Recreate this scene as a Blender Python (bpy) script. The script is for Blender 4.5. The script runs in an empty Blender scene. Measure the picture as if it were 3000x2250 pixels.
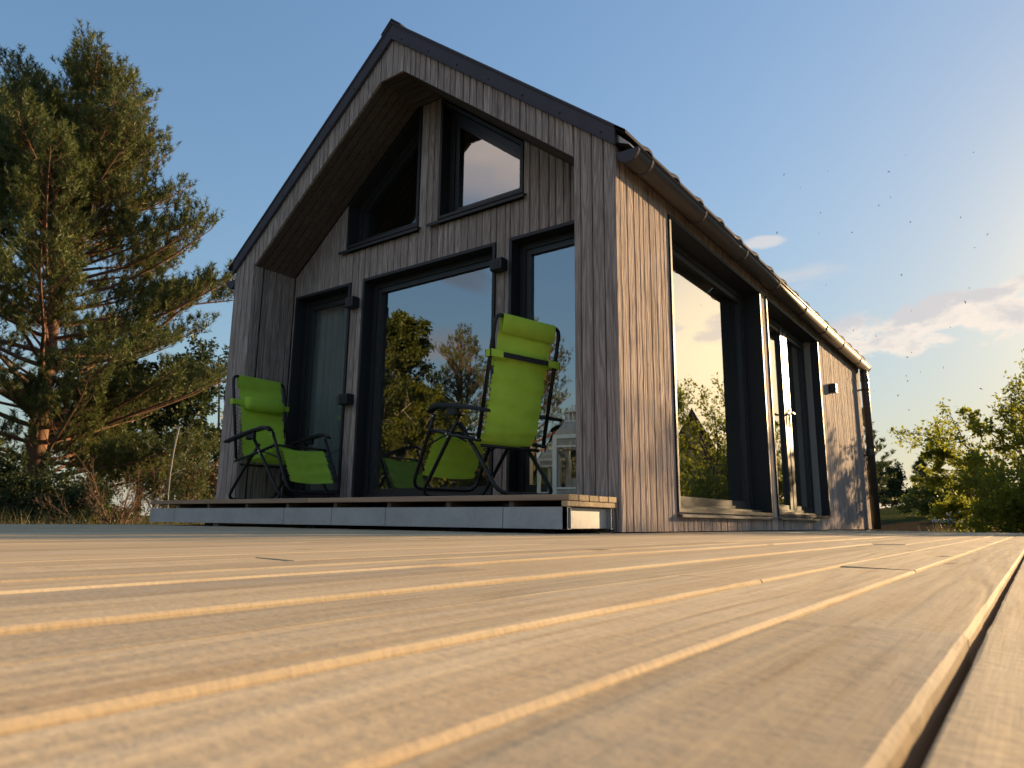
import bpy, math, random
import numpy as np
from mathutils import Vector, Matrix
random.seed(7)
K = 0.72                      # survey units -> metres
sc = bpy.context.scene
COL = sc.collection
# ------------------------------------------------------------------ camera
yaw, pitch, roll = math.radians(36.383), math.radians(11.027), math.radians(0.632)
F = Vector((-math.sin(yaw)*math.cos(pitch), math.cos(yaw)*math.cos(pitch), math.sin(pitch)))
R0 = Vector((math.cos(yaw), math.sin(yaw), 0)); U0 = R0.cross(F)
R = math.cos(roll)*R0 + math.sin(roll)*U0; U = math.cos(roll)*U0 - math.sin(roll)*R0
CAM = Vector((2.623, -5.015, -0.195))*K
cd = bpy.data.cameras.new('camera'); cam = bpy.data.objects.new('camera', cd); COL.objects.link(cam)
cam.matrix_world = Matrix(((R.x, U.x, -F.x, CAM.x), (R.y, U.y, -F.y, CAM.y), (R.z, U.z, -F.z, CAM.z), (0, 0, 0, 1)))
cd.sensor_width = 36; cd.lens = 36*2064.9/3000; cd.clip_start = 0.005; cd.clip_end = 3000
cd.dof.use_dof = True; cd.dof.focus_distance = 1.5; cd.dof.aperture_fstop = 15
sc.camera = cam
# ------------------------------------------------------------------ light, sky, exposure
SUN_AZ, SUN_EL = math.radians(17), math.radians(11.8)
sd = Vector((math.sin(SUN_AZ)*math.cos(SUN_EL), math.cos(SUN_AZ)*math.cos(SUN_EL), math.sin(SUN_EL)))
ld = bpy.data.lights.new('sun', 'SUN'); ld.energy = 2.8; ld.angle = math.radians(1.0); ld.color = (1.0, 0.68, 0.35)
lo = bpy.data.objects.new('sun', ld); COL.objects.link(lo); lo.rotation_euler = sd.to_track_quat('Z', 'Y').to_euler()
lo.location = (6, 20, 8)
sc.view_settings.view_transform = 'Standard'; sc.view_settings.look = 'None'
sc.view_settings.exposure = 1.95; sc.view_settings.gamma = 1.0; sc.view_settings.use_curve_mapping = False
sc.render.engine = 'CYCLES'
sc.cycles.use_denoising = True; sc.cycles.caustics_reflective = False; sc.cycles.caustics_refractive = False
sc.cycles.max_bounces = 8; sc.cycles.transparent_max_bounces = 16; sc.cycles.sample_clamp_indirect = 6

class NT:
    """small helper round a node tree"""
    def __init__(s, tree): s.t = tree; s.n = tree.nodes; s.l = tree.links
    def new(s, typ, **kw):
        nd = s.n.new(typ)
        for k, v in kw.items():
            if k in ('operation', 'blend_type', 'data_type', 'noise_dimensions', 'feature', 'attribute_name', 'interpolation_type', 'sky_type'): setattr(nd, k, v)
        return nd
    def put(s, sock, v):
        if v is None: return
        if isinstance(v, bpy.types.NodeSocket): s.l.new(v, sock)
        else:
            if isinstance(v, tuple) and len(v) == 3 and sock.type == 'RGBA': v = v + (1,)
            sock.default_value = v
    def math(s, op, a, b=None, c=None, clamp=False):
        nd = s.n.new('ShaderNodeMath'); nd.operation = op; nd.use_clamp = clamp
        s.put(nd.inputs[0], a); s.put(nd.inputs[1], b); s.put(nd.inputs[2], c); return nd.outputs[0]
    def vmath(s, op, a, b=None, scale=None):
        nd = s.n.new('ShaderNodeVectorMath'); nd.operation = op
        s.put(nd.inputs[0], a); s.put(nd.inputs[1], b)
        if scale is not None: s.put(nd.inputs['Scale'], scale)
        return nd.outputs['Value'] if op in ('DOT_PRODUCT', 'LENGTH') else nd.outputs[0]
    def noise(s, vec, scale, detail=4, rough=.55, dist=0):
        nd = s.n.new('ShaderNodeTexNoise'); s.put(nd.inputs['Vector'], vec)
        nd.inputs['Scale'].default_value = scale; nd.inputs['Detail'].default_value = detail
        nd.inputs['Roughness'].default_value = rough; nd.inputs['Distortion'].default_value = dist
        return nd.outputs['Fac']
    def ramp(s, fac, stops):
        nd = s.n.new('ShaderNodeValToRGB'); s.put(nd.inputs[0], fac); e = nd.color_ramp.elements
        while len(e) < len(stops): e.new(0.5)
        for el, (p, c) in zip(e, stops):
            el.position = p; el.color = (c + (1,)) if isinstance(c, tuple) else (c, c, c, 1)
        return nd.outputs[0]
    def smooth(s, v, a, b):
        nd = s.n.new('ShaderNodeMapRange'); nd.interpolation_type = 'SMOOTHSTEP'
        s.put(nd.inputs[0], v); nd.inputs[1].default_value = a; nd.inputs[2].default_value = b; return nd.outputs[0]
    def mix(s, f, a, b, bt='MIX'):
        nd = s.n.new('ShaderNodeMix'); nd.data_type = 'RGBA'; nd.blend_type = bt
        s.put(nd.inputs[0], f); s.put(nd.inputs[6], a); s.put(nd.inputs[7], b); return nd.outputs[2]
    def vec(s, x, y, z):
        nd = s.n.new('ShaderNodeCombineXYZ'); s.put(nd.inputs[0], x); s.put(nd.inputs[1], y); s.put(nd.inputs[2], z); return nd.outputs[0]

world = bpy.data.worlds.new('World'); sc.world = world; world.use_nodes = True
w = NT(world.node_tree); w.n.clear()
wo = w.n.new('ShaderNodeOutputWorld')
sky = w.n.new('ShaderNodeTexSky'); sky.sky_type = 'NISHITA'; sky.sun_disc = False
sky.sun_elevation = SUN_EL; sky.sun_rotation = SUN_AZ; sky.altitude = 100; sky.air_density = 1.25; sky.dust_density = 1.0; sky.ozone_density = 3.0
bg = w.n.new('ShaderNodeBackground'); bg.inputs[1].default_value = 0.096
lum = w.vmath('DOT_PRODUCT', sky.outputs[0], (.25, .55, .20))                # soft shoulder, as a phone compresses a bright sky
w.l.new(w.vmath('SCALE', sky.outputs[0], scale=w.math('DIVIDE', 1.0, w.math('MULTIPLY_ADD', lum, 1/2.6, 1.0))), bg.inputs[0])
tc = w.n.new('ShaderNodeTexCoord'); DIR = w.vmath('NORMALIZE', tc.outputs['Generated'])
cs_ = w.vmath('DOT_PRODUCT', DIR, tuple(sd))                                  # hazy aureole round the low sun
au = w.math('POWER', w.math('MAXIMUM', cs_, 0.0), 55.0)
bga = w.n.new('ShaderNodeBackground'); bga.inputs[0].default_value = (1.0, .72, .33, 1); w.put(bga.inputs[1], w.math('MULTIPLY', au, .32))
ad = w.n.new('ShaderNodeAddShader'); w.l.new(bg.outputs[0], ad.inputs[0]); w.l.new(bga.outputs[0], ad.inputs[1])
sz_n = w.n.new('ShaderNodeSeparateXYZ'); w.l.new(DIR, sz_n.inputs[0])                     # pale haze low over the horizon
hz = w.math('MULTIPLY', w.math('POWER', 2.718, w.math('MULTIPLY', w.math('MAXIMUM', sz_n.outputs[2], 0.0), -9.0)), .6)
bgh = w.n.new('ShaderNodeBackground'); bgh.inputs[0].default_value = (.86, .87, .86, 1); bgh.inputs[1].default_value = .19
mh = w.n.new('ShaderNodeMixShader'); w.put(mh.inputs[0], hz); w.l.new(ad.outputs[0], mh.inputs[1]); w.l.new(bgh.outputs[0], mh.inputs[2])
cur = mh.outputs[0]
def cloud(az, el, a, b, tilt, scale, thr, soft, lit, dark, strength, opac, seed, stretch=2.2):
    """one cloud bank: an ellipse of sky (half sizes a, b in radians) broken up by noise"""
    global cur
    A, E_, T = math.radians(az), math.radians(el), math.radians(tilt)
    c = Vector((math.sin(A)*math.cos(E_), math.cos(A)*math.cos(E_), math.sin(E_)))
    e = Vector((math.cos(A), -math.sin(A), 0)); n = e.cross(c)
    e2 = e*math.cos(T) + n*math.sin(T); n2 = n*math.cos(T) - e*math.sin(T)
    u = w.vmath('DOT_PRODUCT', DIR, tuple(e2)); v = w.vmath('DOT_PRODUCT', DIR, tuple(n2)); f = w.vmath('DOT_PRODUCT', DIR, tuple(c))
    uv = w.vec(w.math('DIVIDE', u, stretch), v, seed)
    q = w.math('ADD', w.math('POWER', w.math('DIVIDE', u, a), 2.0), w.math('POWER', w.math('DIVIDE', v, b), 2.0))
    m = w.math('SUBTRACT', 1.0, q)
    nz = w.noise(uv, scale, 7, .6, .3)
    d = w.math('ADD', nz, w.math('MULTIPLY', m, .22))
    d = w.smooth(d, thr, thr + soft)
    d = w.math('MULTIPLY', d, w.smooth(m, -0.2, 0.5)); d = w.math('MULTIPLY', d, w.math('GREATER_THAN', f, 0.2))
    d = w.math('MULTIPLY', d, opac)
    nz2 = w.noise(w.vmath('ADD', uv, (0.03, 0.05, 0)), scale*.8, 6, .6, .3)
    colr = w.mix(w.smooth(w.math('ADD', w.math('SUBTRACT', nz, nz2), w.math('MULTIPLY', w.math('DIVIDE', v, b), .10)), -.14, .16), lit, dark)
    bgc = w.n.new('ShaderNodeBackground'); w.put(bgc.inputs[0], colr); bgc.inputs[1].default_value = strength
    mx = w.n.new('ShaderNodeMixShader'); w.put(mx.inputs[0], d); w.l.new(cur, mx.inputs[1]); w.l.new(bgc.outputs[0], mx.inputs[2]); cur = mx.outputs[0]
LIT, DRK = (.95, .82, .70), (.64, .60, .60)
cloud(-2, 14.2, .25, .040, 5, 30, .52, .13, LIT, DRK, .28, .80, 3.1, 1.7)          # bank over the right-hand garden
cloud(-16, 21.3, .035, .010, 0, 30, .46, .2, LIT, LIT, .26, .5, 8.4, 4)
cloud(-13, 18.5, .09, .02, 0, 24, .52, .25, LIT, LIT, .24, .3, 5.4, 4)
cloud(20, 15, .13, .025, 0, 22, .5, .16, LIT, LIT, .35, .8, 1.7)
cloud(212, 38, .62, .25, 10, 4, .40, .3, (.86, .72, .64), (.60, .56, .58), .36, .95, 6.3, 1.4)   # behind the camera, seen in the panes; enlarged to brighten the shaded front
cloud(224, 21.5, .12, .03, 25, 12, .46, .3, (.5, .5, .58), (.42, .44, .52), .16, .6, 2.2, 3)
cloud(222, 14, .10, .03, 0, 12, .44, .3, (.8, .68, .62), (.6, .56, .6), .22, .7, 4.9, 2.5)
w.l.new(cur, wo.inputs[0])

# ------------------------------------------------------------------ materials
MATS = {}
def mat(name):
    m = bpy.data.materials.new(name); m.use_nodes = True; t = NT(m.node_tree); t.b = t.n['Principled BSDF']; MATS[name] = m; return m, t
def plain(name, col, rough=.5, metal=0, nscale=30, var=.15, bump=0, spec=.5):
    m, t = mat(name); c = t.new('ShaderNodeTexCoord').outputs['Object']
    n = t.noise(c, nscale, 4); f = t.math('MULTIPLY_ADD', n, 2*var, 1-var)
    t.put(t.b.inputs['Base Color'], t.mix(1.0, col, t.vec(f, f, f), 'MULTIPLY'))
    t.put(t.b.inputs['Roughness'], t.math('MULTIPLY_ADD', n, .16, rough-.08)); t.b.inputs['Metallic'].default_value = metal
    t.b.inputs['Specular IOR Level'].default_value = spec
    if bump:
        bp = t.n.new('ShaderNodeBump'); bp.inputs['Strength'].default_value = bump; bp.inputs['Distance'].default_value = .004
        t.put(bp.inputs['Height'], n); t.l.new(bp.outputs[0], t.b.inputs['Normal'])
    return m
def wood(name, axis, ca, cb, cdark, across=14., along=.8, rings=55., rough=.6, bdist=.003, line=.55, knot=None, tint=.22, bump=.25, grey=None, spec=.35):
    """timber: grain follows `axis`; every board (object) gets its own offset and tone"""
    m, t = mat(name); o = t.new('ShaderNodeTexCoord').outputs['Object']; inf = t.n.new('ShaderNodeObjectInfo').outputs['Random']
    off = t.vec(t.math('MULTIPLY', inf, 37.), t.math('MULTIPLY', inf, 91.), t.math('MULTIPLY', inf, 53.))
    s = {'x': (along, across, across), 'y': (across, along, across), 'z': (across, across, along)}[axis]
    p = t.vmath('MULTIPLY', o, s); p = t.vmath('ADD', p, off)
    base = t.noise(p, 1.0, 3, .5, .15)
    band = t.math('MULTIPLY_ADD', t.math('SINE', t.math('MULTIPLY', base, rings)), .5, .5)
    band = t.math('POWER', band, 1.6)
    s2 = tuple(k*(5 if k == across else 2.5) for k in s)
    fine = t.noise(t.vmath('ADD', t.vmath('MULTIPLY', o, s2), off), 1.0, 5, .65)
    col = t.mix(t.smooth(t.noise(p, .55, 2), .35, .65), ca, cb)
    if grey: col = t.mix(t.smooth(t.noise(t.vmath('ADD', t.vmath('MULTIPLY', o, tuple(k*.35 for k in s)), off), 1.0, 4, .6), .42, .72), col, grey)
    lines = t.math('MULTIPLY', band, line)
    col = t.mix(lines, col, cdark)
    col = t.mix(t.math('MULTIPLY', t.smooth(fine, .50, .74), .55), col, cdark)
    col = t.mix(t.math('MULTIPLY', t.smooth(t.noise(t.vmath('ADD', t.vmath('MULTIPLY', o, tuple(k*9 if k == across else k*6 for k in s)), off), 1., 3), .60, .72), .4), col, cdark)
    if knot:
        kv = t.n.new('ShaderNodeTexVoronoi'); kv.inputs['Scale'].default_value = 1.0
        sk = tuple((7.5 if k == across else 2.3) for k in s)
        t.put(kv.inputs['Vector'], t.vmath('ADD', t.vmath('MULTIPLY', o, sk), off)); kv.inputs['Randomness'].default_value = 1
        sp = t.n.new('ShaderNodeSeparateColor'); t.l.new(kv.outputs['Color'], sp.inputs[0])
        kk = t.math('MULTIPLY', t.math('SUBTRACT', 1.0, t.smooth(kv.outputs['Distance'], .03, .15)), t.math('GREATER_THAN', sp.outputs[0], .40))
        col = t.mix(t.math('MULTIPLY', kk, .85), col, knot)
    col = t.mix(t.math('MULTIPLY', t.smooth(t.noise(t.vmath('MULTIPLY', o, tuple(70 if k == across else 7 for k in s)), 1., 3, .7), .45, .75), .35), col, cdark)
    f = t.math('MULTIPLY_ADD', inf, 2*tint, 1-tint)
    col = t.mix(1.0, col, t.vec(f, f, f), 'MULTIPLY')
    t.put(t.b.inputs['Base Color'], col); t.put(t.b.inputs['Roughness'], t.math('MULTIPLY_ADD', fine, .25, rough-.1))
    t.b.inputs['Specular IOR Level'].default_value = spec
    bp = t.n.new('ShaderNodeBump'); bp.inputs['Strength'].default_value = bump; bp.inputs['Distance'].default_value = bdist
    t.put(bp.inputs['Height'], t.math('ADD', t.math('MULTIPLY', t.noise(o, 140, 3), .35), t.math('SUBTRACT', t.math('MULTIPLY', fine, .8), t.math('MULTIPLY', band, .5)))); t.l.new(bp.outputs[0], t.b.inputs['Normal'])
    return m
CL = dict(ca=(.415, .330, .296), cb=(.475, .382, .342), cdark=(.105, .078, .068), spec=.04)
M_clad = wood('cladding_wood', 'z', across=15, along=.75, rings=70, line=.40, tint=.13, rough=.75, bump=1.0, bdist=.009, **CL)
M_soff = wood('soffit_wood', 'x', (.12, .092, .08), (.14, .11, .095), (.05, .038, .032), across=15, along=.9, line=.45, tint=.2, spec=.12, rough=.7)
M_deck = wood('deck_wood', 'y', (.62, .49, .315), (.55, .43, .275), (.38, .26, .14), across=11, along=.7, rings=42, line=.30, rough=.82, knot=(.085, .055, .035), tint=.13, bump=.5, grey=(.47, .39, .285), spec=.08)
M_terr = wood('terrace_wood', 'x', (.36, .235, .15), (.30, .195, .125), (.22, .13, .08), across=10, along=.6, rings=34, line=.3, rough=.62, knot=(.10, .06, .04), tint=.12, bump=.2)
M_end = wood('end_grain', 'z', (.56, .40, .22), (.46, .32, .17), (.22, .13, .06), across=12, along=8, rings=50, line=.4, rough=.7, tint=.2)
M_dark = plain('dark_metal', (.024, .024, .027), .5, 0, 12, .12, spec=.28)
M_roof = plain('roof_metal', (.080, .074, .088), .85, .0, 8, .15, spec=.06)
M_gut = plain('gutter_metal', (.066, .053, .045), .42, .1, 10, .12)
M_frame = plain('window_frame_dark', (.026, .026, .028), .38, 0, 9, .1, spec=.4)
M_sill = plain('sill_metal', (.20, .19, .185), .30, .6, 10, .1)
M_tube = plain('black_tube', (.009, .009, .010), .38, 0, 40, .1, spec=.35)
M_plast = plain('black_plastic', (.010, .010, .012), .5, 0, 60, .1, .15, spec=.3)
M_lace = plain('black_cord', (.012, .012, .014), .8, 0, 80, .1)
M_white = plain('white_metal', (.84, .79, .69), .5, 0, 40, .12)
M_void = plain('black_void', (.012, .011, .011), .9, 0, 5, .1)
M_inner = plain('inner_wall', (.30, .27, .23), .8, 0, 4, .06)
M_floorin = plain('inner_floor', (.16, .11, .07), .5, 0, 6, .15)
M_mem = plain('wall_core', (.025, .02, .018), .9, 0, 6, .2)
M_stone = plain('stone', (.25, .24, .23), .85, 0, 9, .3, .5)
M_joist = plain('joist_wood', (.16, .10, .06), .8, 0, 14, .3)
m, t = mat('galvanised_steel'); M_galv = m
o = t.new('ShaderNodeTexCoord').outputs['Object']; vo = t.n.new('ShaderNodeTexVoronoi'); t.put(vo.inputs['Vector'], o); vo.inputs['Scale'].default_value = 55
sp = t.n.new('ShaderNodeSeparateColor'); t.l.new(vo.outputs['Color'], sp.inputs[0])
n1 = t.noise(o, 5, 5, .6); st = t.noise(t.vmath('MULTIPLY', o, (22, 22, 1.2)), 1, 4)
f = t.math('ADD', t.math('MULTIPLY', sp.outputs[0], .10), t.math('MULTIPLY', n1, .75))
c = t.ramp(f, [(.2, (.30, .30, .305)), (.7, (.44, .44, .44))])
c = t.mix(t.math('MULTIPLY', t.smooth(st, .62, .8), .45), c, (.20, .16, .12))
t.put(t.b.inputs['Base Color'], c); t.b.inputs['Metallic'].default_value = .35; t.put(t.b.inputs['Roughness'], t.math('MULTIPLY_ADD', n1, .3, .38))
def fabric(name, col, trans=.25):
    m, t = mat(name); o = t.new('ShaderNodeTexCoord').outputs['Object']
    n = t.noise(o, 9, 4); wv = t.noise(t.vmath('MULTIPLY', o, (900, 900, 900)), 1, 1)
    f = t.math('MULTIPLY_ADD', n, .35, .82); cc = t.mix(1., col, t.vec(f, f, f), 'MULTIPLY')
    t.put(t.b.inputs['Base Color'], cc); t.b.inputs['Roughness'].default_value = .75; t.b.inputs['Specular IOR Level'].default_value = .2
    bp = t.n.new('ShaderNodeBump'); bp.inputs['Strength'].default_value = .12; bp.inputs['Distance'].default_value = .001; t.put(bp.inputs['Height'], wv); t.l.new(bp.outputs[0], t.b.inputs['Normal'])
    tr = t.n.new('ShaderNodeBsdfTranslucent'); t.put(tr.inputs[0], cc); mx = t.n.new('ShaderNodeMixShader'); mx.inputs[0].default_value = trans
    t.l.new(t.b.outputs[0], mx.inputs[1]); t.l.new(tr.outputs[0], mx.inputs[2]); t.l.new(mx.outputs[0], t.n['Material Output'].inputs[0]); return m
M_green = fabric('green_mesh', (.50, .72, .075)); M_curt = fabric('curtain_cloth', (.80, .82, .78), .3)
def glass(name, ior, tint):
    m, t = mat(name); t.n.remove(t.b); fr = t.n.new('ShaderNodeFresnel'); fr.inputs[0].default_value = ior
    gl = t.n.new('ShaderNodeBsdfGlossy'); gl.inputs['Roughness'].default_value = 0.0; gl.inputs[0].default_value = (1, 1, 1, 1)
    tr = t.n.new('ShaderNodeBsdfTransparent'); tr.inputs[0].default_value = tint + (1,); mx = t.n.new('ShaderNodeMixShader')
    o = t.new('ShaderNodeTexCoord').outputs['Object']; bp = t.n.new('ShaderNodeBump'); bp.inputs['Strength'].default_value = .035; bp.inputs['Distance'].default_value = .01
    t.put(bp.inputs['Height'], t.noise(o, 1.3, 1)); t.l.new(bp.outputs[0], gl.inputs['Normal'])
    ge = t.n.new('ShaderNodeNewGeometry')
    t.put(mx.inputs[0], t.math('MULTIPLY', fr.outputs[0], t.math('SUBTRACT', 1.0, ge.outputs['Backfacing']))); t.l.new(tr.outputs[0], mx.inputs[1]); t.l.new(gl.outputs[0], mx.inputs[2]); t.l.new(mx.outputs[0], t.n['Material Output'].inputs[0]); return m
M_glass = glass('coated_glass', 3.8, (.80, .83, .83)); M_glassS = glass('mirror_coated_glass', 10.0, (.80, .83, .83)); M_lglass = glass('thin_glass', 1.15, (.9, .9, .9))
def leafmat(name, dark, light, trans=.4, rough=.5):
    m, t = mat(name); a = t.n.new('ShaderNodeAttribute'); a.attribute_name = 'tint'
    c = t.ramp(a.outputs['Fac'], [(0, dark), (1, light)])
    t.put(t.b.inputs['Base Color'], c); t.b.inputs['Roughness'].default_value = rough; t.b.inputs['Specular IOR Level'].default_value = .25
    tr = t.n.new('ShaderNodeBsdfTranslucent'); t.put(tr.inputs[0], t.mix(.5, c, light)); mx = t.n.new('ShaderNodeMixShader'); mx.inputs[0].default_value = trans
    t.l.new(t.b.outputs[0], mx.inputs[1]); t.l.new(tr.outputs[0], mx.inputs[2]); t.l.new(mx.outputs[0], t.n['Material Output'].inputs[0]); return m
M_needle = leafmat('pine_needles', (.046, .068, .022), (.16, .18, .05), .25)
M_leafY = leafmat('yellow_green_leaves', (.10, .12, .014), (.29, .31, .035), .65)
M_leafD = leafmat('dark_leaves', (.022, .036, .014), (.06, .085, .025), .3)
M_leafM = leafmat('mid_leaves', (.05, .075, .016), (.15, .175, .035), .45)
M_leafR = leafmat('rusty_leaves', (.07, .045, .022), (.16, .10, .04), .3)
M_dry = leafmat('dry_grass_blades', (.08, .085, .025), (.25, .20, .075), .35)
M_bark = plain('brown_bark', (.09, .06, .045), .9, 0, 18, .4, .8)
M_barkP = plain('pine_bark', (.17, .085, .05), .9, 0, 14, .45, .8)
M_barkO = plain('orange_twigs', (.20, .115, .06), .85, 0, 20, .3)
M_barkB = plain('birch_bark', (.33, .30, .26), .8, 0, 14, .35)
m, t = mat('ground_cover'); M_ground = m
o = t.new('ShaderNodeTexCoord').outputs['Object']; n1 = t.noise(o, .25, 5, .6); n2 = t.noise(o, 9, 4, .7)
c = t.mix(t.smooth(n1, .4, .62), (.040, .056, .018), (.075, .072, .028)); c = t.mix(t.math('MULTIPLY', t.smooth(n2, .45, .75), .7), c, (.020, .030, .011))
xyz = t.n.new('ShaderNodeSeparateXYZ'); t.l.new(o, xyz.inputs[0])
soil = t.math('MULTIPLY', t.smooth(t.math('ADD', xyz.outputs[1], t.math('MULTIPLY', n1, 3.)), 14.5, 16.), t.math('SUBTRACT', 1.0, t.smooth(t.math('ADD', xyz.outputs[1], t.math('MULTIPLY', n1, 4.)), 24., 26.)))
soil = t.math('MULTIPLY', soil, t.smooth(xyz.outputs[0], -6, -3))
c = t.mix(t.math('MULTIPLY', soil, t.smooth(n2, .3, .55)), c, (.055, .036, .026))
t.put(t.b.inputs['Base Color'], c); t.b.inputs['Roughness'].default_value = 1.0; t.b.inputs['Specular IOR Level'].default_value = 0
bp = t.n.new('ShaderNodeBump'); bp.inputs['Distance'].default_value = .05; t.put(bp.inputs['Height'], n2); t.l.new(bp.outputs[0], t.b.inputs['Normal'])

# ------------------------------------------------------------------ builders
OFF = {}
def tag(o, label=None, cat=None, group=None, kind=None):
    if label: o['label'] = label
    if cat: o['category'] = cat
    if group: o['group'] = group
    if kind: o['kind'] = kind
    return o
def thing(name, label, cat, loc, rot=0, group=None, kind=None, local=False):
    o = bpy.data.objects.new(name, None); COL.objects.link(o); o.location = loc; o.rotation_euler = (0, 0, rot); o.empty_display_size = .2
    OFF[o.name] = Vector((0, 0, 0)) if local else Vector(loc)
    return tag(o, label, cat, group, kind)
def link(name, me, m, parent):
    o = bpy.data.objects.new(name, me); COL.objects.link(o)
    if m: me.materials.append(m)
    if parent: o.parent = parent; OFF[o.name] = OFF[parent.name]
    return o
class MB:
    def __init__(s, k=K): s.v = []; s.f = []; s.k = k; s.sm = []
    def add(s, vs, fs, smooth=False):
        b = len(s.v); s.v += [tuple(v) for v in vs]; s.f += [tuple(i+b for i in f) for f in fs]; s.sm += [smooth]*len(fs); return s
    def box(s, x0, x1, y0, y1, z0, z1):
        return s.add([(x, y, z) for z in (z0, z1) for y in (y0, y1) for x in (x0, x1)], [(0, 2, 3, 1), (4, 5, 7, 6), (0, 1, 5, 4), (2, 6, 7, 3), (0, 4, 6, 2), (1, 3, 7, 5)])
    def bbox(s, x0, x1, y0, y1, z0, z1, c):
        """box with chamfered edges along its longest side"""
        d = (x1-x0, y1-y0, z1-z0); ax = d.index(max(d))
        a, b = [(y0, y1), (x0, x1), (x0, x1)][ax], [(z0, z1), (z0, z1), (y0, y1)][ax]
        cs = [(a[0]+c, b[0]), (a[1]-c, b[0]), (a[1], b[0]+c), (a[1], b[1]-c), (a[1]-c, b[1]), (a[0]+c, b[1]), (a[0], b[1]-c), (a[0], b[0]+c)]
        lo, hi = [(x0, x1), (y0, y1), (z0, z1)][ax]
        mk = [lambda t, p: (t, p[0], p[1]), lambda t, p: (p[0], t, p[1]), lambda t, p: (p[0], p[1], t)][ax]
        return s.extrude([mk(lo, p) for p in cs], [mk(hi, p) for p in cs])
    def extrude(s, A, B, smooth=False, caps=True):
        n = len(A); fs = [(i, (i+1) % n, n+(i+1) % n, n+i) for i in range(n)]
        if caps: fs += [tuple(range(n))[::-1], tuple(range(n, 2*n))]
        return s.add(A+B, fs, smooth)
    def tube(s, pts, r, n=8, closed=False, caps=True):
        P = [Vector(p) for p in pts]; N = len(P); rs = r if isinstance(r, (list, tuple)) else [r]*N
        vs = []; up = None
        for i in range(N):
            if closed: tg = (P[(i+1) % N]-P[i-1])
            else: tg = P[min(i+1, N-1)]-P[max(i-1, 0)]
            tg.normalize()
            if up is None: up = Vector((0, 0, 1)) if abs(tg.z) < .9 else Vector((1, 0, 0))
            a = tg.cross(up)
            if a.length < 1e-5: a = tg.cross(Vector((0, 1, 0)))
            a.normalize(); b = a.cross(tg); up = b
            vs += [P[i]+rs[i]*(math.cos(2*math.pi*k/n)*a+math.sin(2*math.pi*k/n)*b) for k in range(n)]
        fs = []
        for i in range(N if closed else N-1):
            j = (i+1) % N
            fs += [(i*n+k, i*n+(k+1) % n, j*n+(k+1) % n, j*n+k) for k in range(n)]
        if caps and not closed: fs += [tuple(range(n))[::-1], tuple((N-1)*n+k for k in range(n))]
        return s.add(vs, fs, True)
    def lathe(s, c, prof, n=12):
        vs = []; N = len(prof)
        for r, z in prof: vs += [(c[0]+r*math.cos(2*math.pi*k/n), c[1]+r*math.sin(2*math.pi*k/n), c[2]+z) for k in range(n)]
        fs = [(i*n+k, i*n+(k+1) % n, (i+1)*n+(k+1) % n, (i+1)*n+k) for i in range(N-1) for k in range(n)]
        fs += [tuple(range(n))[::-1], tuple((N-1)*n+k for k in range(n))]
        return s.add(vs, fs, True)
    def build(s, name, m, parent=None):
        me = bpy.data.meshes.new(name); off = OFF[parent.name] if parent else Vector((0, 0, 0))
        me.from_pydata([Vector(v)*s.k - off for v in s.v], [], s.f); me.polygons.foreach_set('use_smooth', s.sm)
        import bmesh
        bm = bmesh.new(); bm.from_mesh(me); bmesh.ops.recalc_face_normals(bm, faces=bm.faces); bm.to_mesh(me); bm.free()
        return link(name, me, m, parent)
def rounded(pts, r, n=5):
    """polyline with its inner corners rounded"""
    P = [Vector(p) for p in pts]; out = [P[0]]
    for i in range(1, len(P)-1):
        a, b = (P[i-1]-P[i]), (P[i+1]-P[i]); d = min(r, a.length*.45, b.length*.45); a.normalize(); b.normalize()
        p0, p2 = P[i]+a*d, P[i]+b*d
        for k in range(n+1):
            t = k/n; out.append(p0*(1-t)**2+P[i]*2*t*(1-t)+p2*t*t)
    return out+[P[-1]]
def npmesh(name, V, Fc, m, parent=None, tint=None, smooth=False):
    me = bpy.data.meshes.new(name); n, k = Fc.shape
    off = OFF[parent.name] if parent else Vector((0, 0, 0)); V = np.asarray(V, np.float32) - np.array(off, np.float32)
    me.vertices.add(len(V)); me.vertices.foreach_set('co', V.ravel())
    me.loops.add(n*k); me.loops.foreach_set('vertex_index', Fc.astype(np.int32).ravel())
    me.polygons.add(n); me.polygons.foreach_set('loop_start', np.arange(n, dtype=np.int32)*k)
    if smooth: me.polygons.foreach_set('use_smooth', np.ones(n, bool))
    me.update(calc_edges=True)
    if tint is not None:
        at = me.attributes.new('tint', 'FLOAT', 'FACE'); at.data.foreach_set('value', tint.astype(np.float32))
    return link(name, me, m, parent)

# ------------------------------------------------------------------ ground
def gh(x, y):
    """ground height in metres at (x, y)"""
    r = np.hypot(x+2, y-2)
    s = lambda a, b, v: (lambda q: q*q*(3-2*q))(np.clip((v-a)/(b-a), 0, 1))
    h = -.40+.30*s(7, 22, r)*s(2, 9, -x)
    h = h+2.35*s(9, 62, y)*s(-14, 0, x)+.03*np.sin(x*.7+1)*np.cos(y*.6)*s(7, 14, r)
    return h
gx = np.concatenate([np.linspace(-900, -60, 12), np.linspace(-50, 50, 101), np.linspace(60, 900, 12)])
gy = np.concatenate([np.linspace(-900, -60, 12), np.linspace(-50, 90, 141), np.linspace(100, 1000, 12)])
X, Y = np.meshgrid(gx, gy); V = np.stack([X, Y, gh(X, Y)], -1).reshape(-1, 3); nx = len(gx)
ii, jj = np.meshgrid(np.arange(nx-1), np.arange(len(gy)-1)); b = (jj*nx+ii).ravel()
tag(npmesh('ground', V, np.stack([b, b+1, b+nx+1, b+nx], 1), M_ground, smooth=True), kind='structure')

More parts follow.
